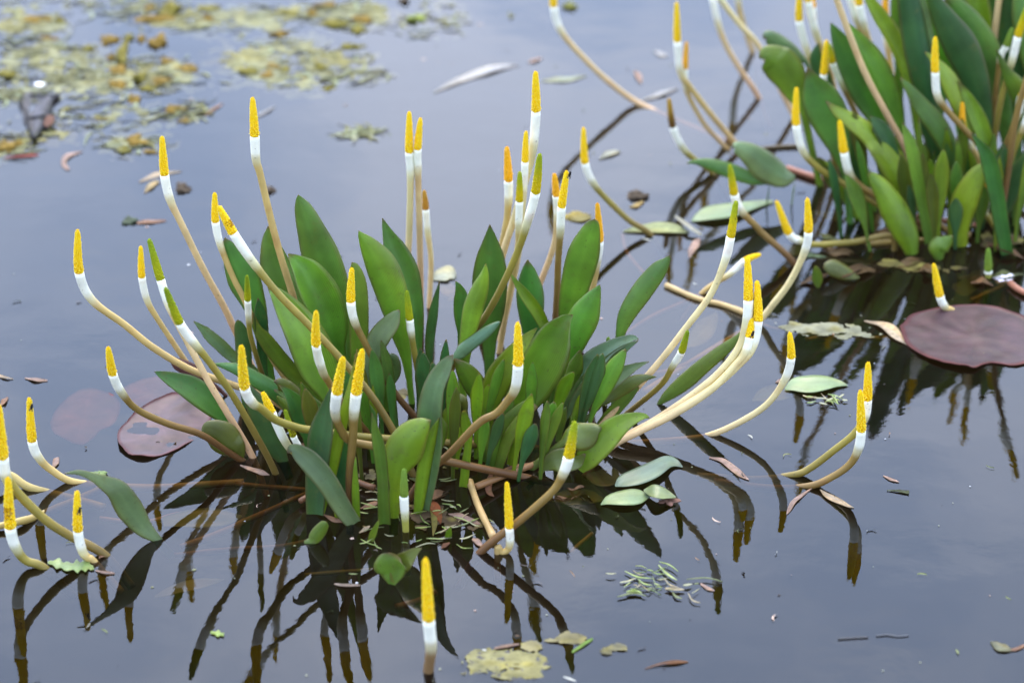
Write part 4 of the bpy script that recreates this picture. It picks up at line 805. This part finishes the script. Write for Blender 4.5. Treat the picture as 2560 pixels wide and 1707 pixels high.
for i in range(16):
    clip('D8', random.gauss(660, 90), random.gauss(610, 40), random.uniform(40, 150), random.uniform(-1, 1.2), random.uniform(3, 7), random.choice(GC), 'cut grass blade floating below the lone pale green leaf', 'grass clippings on open water')
for i in range(14):
    clip('B8', random.uniform(900, 1900), random.uniform(1180, 1420), random.uniform(50, 150), random.uniform(-1, 1.2), random.uniform(3, 6), random.choice(GC), 'cut grass blade lying among the stems of the clump', 'grass clippings among the stems')
tag(flat('C4',[(1505,470,10),(1600,545,16),(1725,630,12)],(.50,.50,.40),name='cut_reed',z=.004,lift=.004),'pale cut reed piece floating before the far clump','reed')
tag(stem(None,'twig','D12',[(790,1195),(900,1188),(1040,1180)],.001,.0007,(.05,.045,.04)),'thin dark twig floating on open water','twig')
tag(stem(None,'twig','D12',[(1110,1168),(1200,1160),(1290,1172),(1380,1162)],.001,.0006,(.09,.09,.09)),'grey twig floating end to end with a dark one','twig')
# flies on the spikes
def fly(x, y, fy, label):
    c = on_y(*src('O', x, y), row_y(fy)) - CF*.0065; mb = MB()
    for (o_, r) in ((Vector((0, 0, 0)), (.0016, .0014, .0028)), (Vector((0, 0, .0034)), (.0013, .0012, .0013))):
        b0 = len(mb.v)
        for j in range(7):
            for i in range(8):
                ph, a = math.pi*j/6, math.pi*i/4; mb.add(o_+Vector((r[0]*math.cos(a)*math.sin(ph), r[1]*math.sin(a)*math.sin(ph), r[2]*math.cos(ph))), (.012, .010, .008))
        for j in range(6):
            for i in range(8): mb.f.append((b0+j*8+i, b0+j*8+(i+1) % 8, b0+j*8+8+(i+1) % 8, b0+j*8+8+i))
    for s in (-1, 1):
        q = [mb.add(Vector(v), (.12, .10, .08)) for v in ((s*.0005, -.0015, .002), (s*.0022, -.0018, -.003), (s*.0008, -.0020, -.0042))]; mb.f.append(q)
    o = mb.build('fly', M_DEAD); o.location = c; o.rotation_euler = (.2, .25, 0); return tag(o, label, 'insect', 'small flies on the spikes')
fly(75, 935, 1108, 'small dark fly high on a yellow spike by the wet pads'); fly(250, 838, 1108, 'small dark fly on the short spike above the mauve pad'); fly(185, 1172, 1288, 'small dark fly on the short spike over the lobed leaf')
fly(1727, 768, 1043, 'small dark fly at base of the lowest of three crowded spikes'); fly(1308, 403, 850, 'small dark fly near tip of the brown-stalked spike')
# specks of pollen and seed fluff on the film
mb = MB(); rs = random.Random(3)
for i in range(170):
    x, y = rs.uniform(-100, 2660), rs.uniform(-40, 1760); p = on_z(x, y, .0012); r = rs.uniform(.0004, .0012)*(1 if rs.random() < .85 else 1.9); a0 = rs.random()*6
    c = rs.choice([(.6,.6,.58),(.5,.36,.28),(.2,.2,.1),(.06,.05,.04),(.45,.45,.3)]); n = 5
    t_ = mb.add(p+Vector((0, 0, r*.3)), c); v = [mb.add(p+Vector((math.cos(a0+k*1.2566)*r*rs.uniform(.5, 1.5), math.sin(a0+k*1.2566)*r*rs.uniform(.5, 1.5), -.0006)), c) for k in range(n)]
    for k in range(n): mb.f.append((t_, v[k], v[(k+1) % n]))
tag(mb.build('floating_specks', M_SPECK, smooth=False), 'tiny pale and dark specks scattered over the water film', 'specks', kind='stuff')

# stringy algae filaments joining the far mats, and slivers of litter on the film
mb = MB(); rs = random.Random(5)
def strip(p, ang, ln, wd, col, curl):
    n = 5; prev = None
    for k in range(n+1):
        q = p+Vector((math.cos(ang), math.sin(ang), 0))*ln*(k/n-.5); ang += curl/n; o_ = Vector((-math.sin(ang), math.cos(ang), 0))*wd*(1-.7*abs(2*k/n-1))
        cur = (mb.add(q+o_, col), mb.add(q-o_+Vector((0, 0, .0008)), col))
        if prev: mb.f.append((prev[0], prev[1], cur[1], cur[0]))
        prev = cur
for i in range(650):
    bx, by, rx, ry, w_ = rs.choice(ALG); a, r = rs.random()*6.283, math.sqrt(rs.random())*1.15
    p = on_z(*src('A0', bx+math.cos(a)*r*rx, by+math.sin(a)*r*ry), rs.uniform(.0006, .0012)); v = rs.uniform(.8, 1.1)
    c = rs.choice([(.25,.26,.14),(.23,.23,.10),(.28,.28,.17),(.17,.16,.06),(.25,.28,.16)]); strip(p, rs.gauss(.15, .6), rs.uniform(.012, .06), rs.uniform(.0008, .003), tuple(x*v for x in c), rs.uniform(-1.6, 1.6))
tag(mb.build('algae_filaments', M_ALGAE, smooth=False), 'stringy olive algae threads joining the far algae mats', 'algae', kind='stuff')
mb = MB()
for i in range(110):
    x, y = rs.uniform(-60, 2620), rs.uniform(-20, 1730); c = rs.choice([(.5,.36,.27),(.2,.2,.09),(.07,.055,.04),(.45,.44,.36),(.14,.16,.06),(.3,.18,.1)])
    strip(on_z(x, y, .0011), rs.random()*3.14, rs.uniform(.003, .014), rs.uniform(.0003, .0011), c, rs.uniform(-1.5, 1.5))
tag(mb.build('floating_slivers', M_SPECK, smooth=False), 'small slivers of bark and leaf scattered over the water', 'litter', kind='stuff')
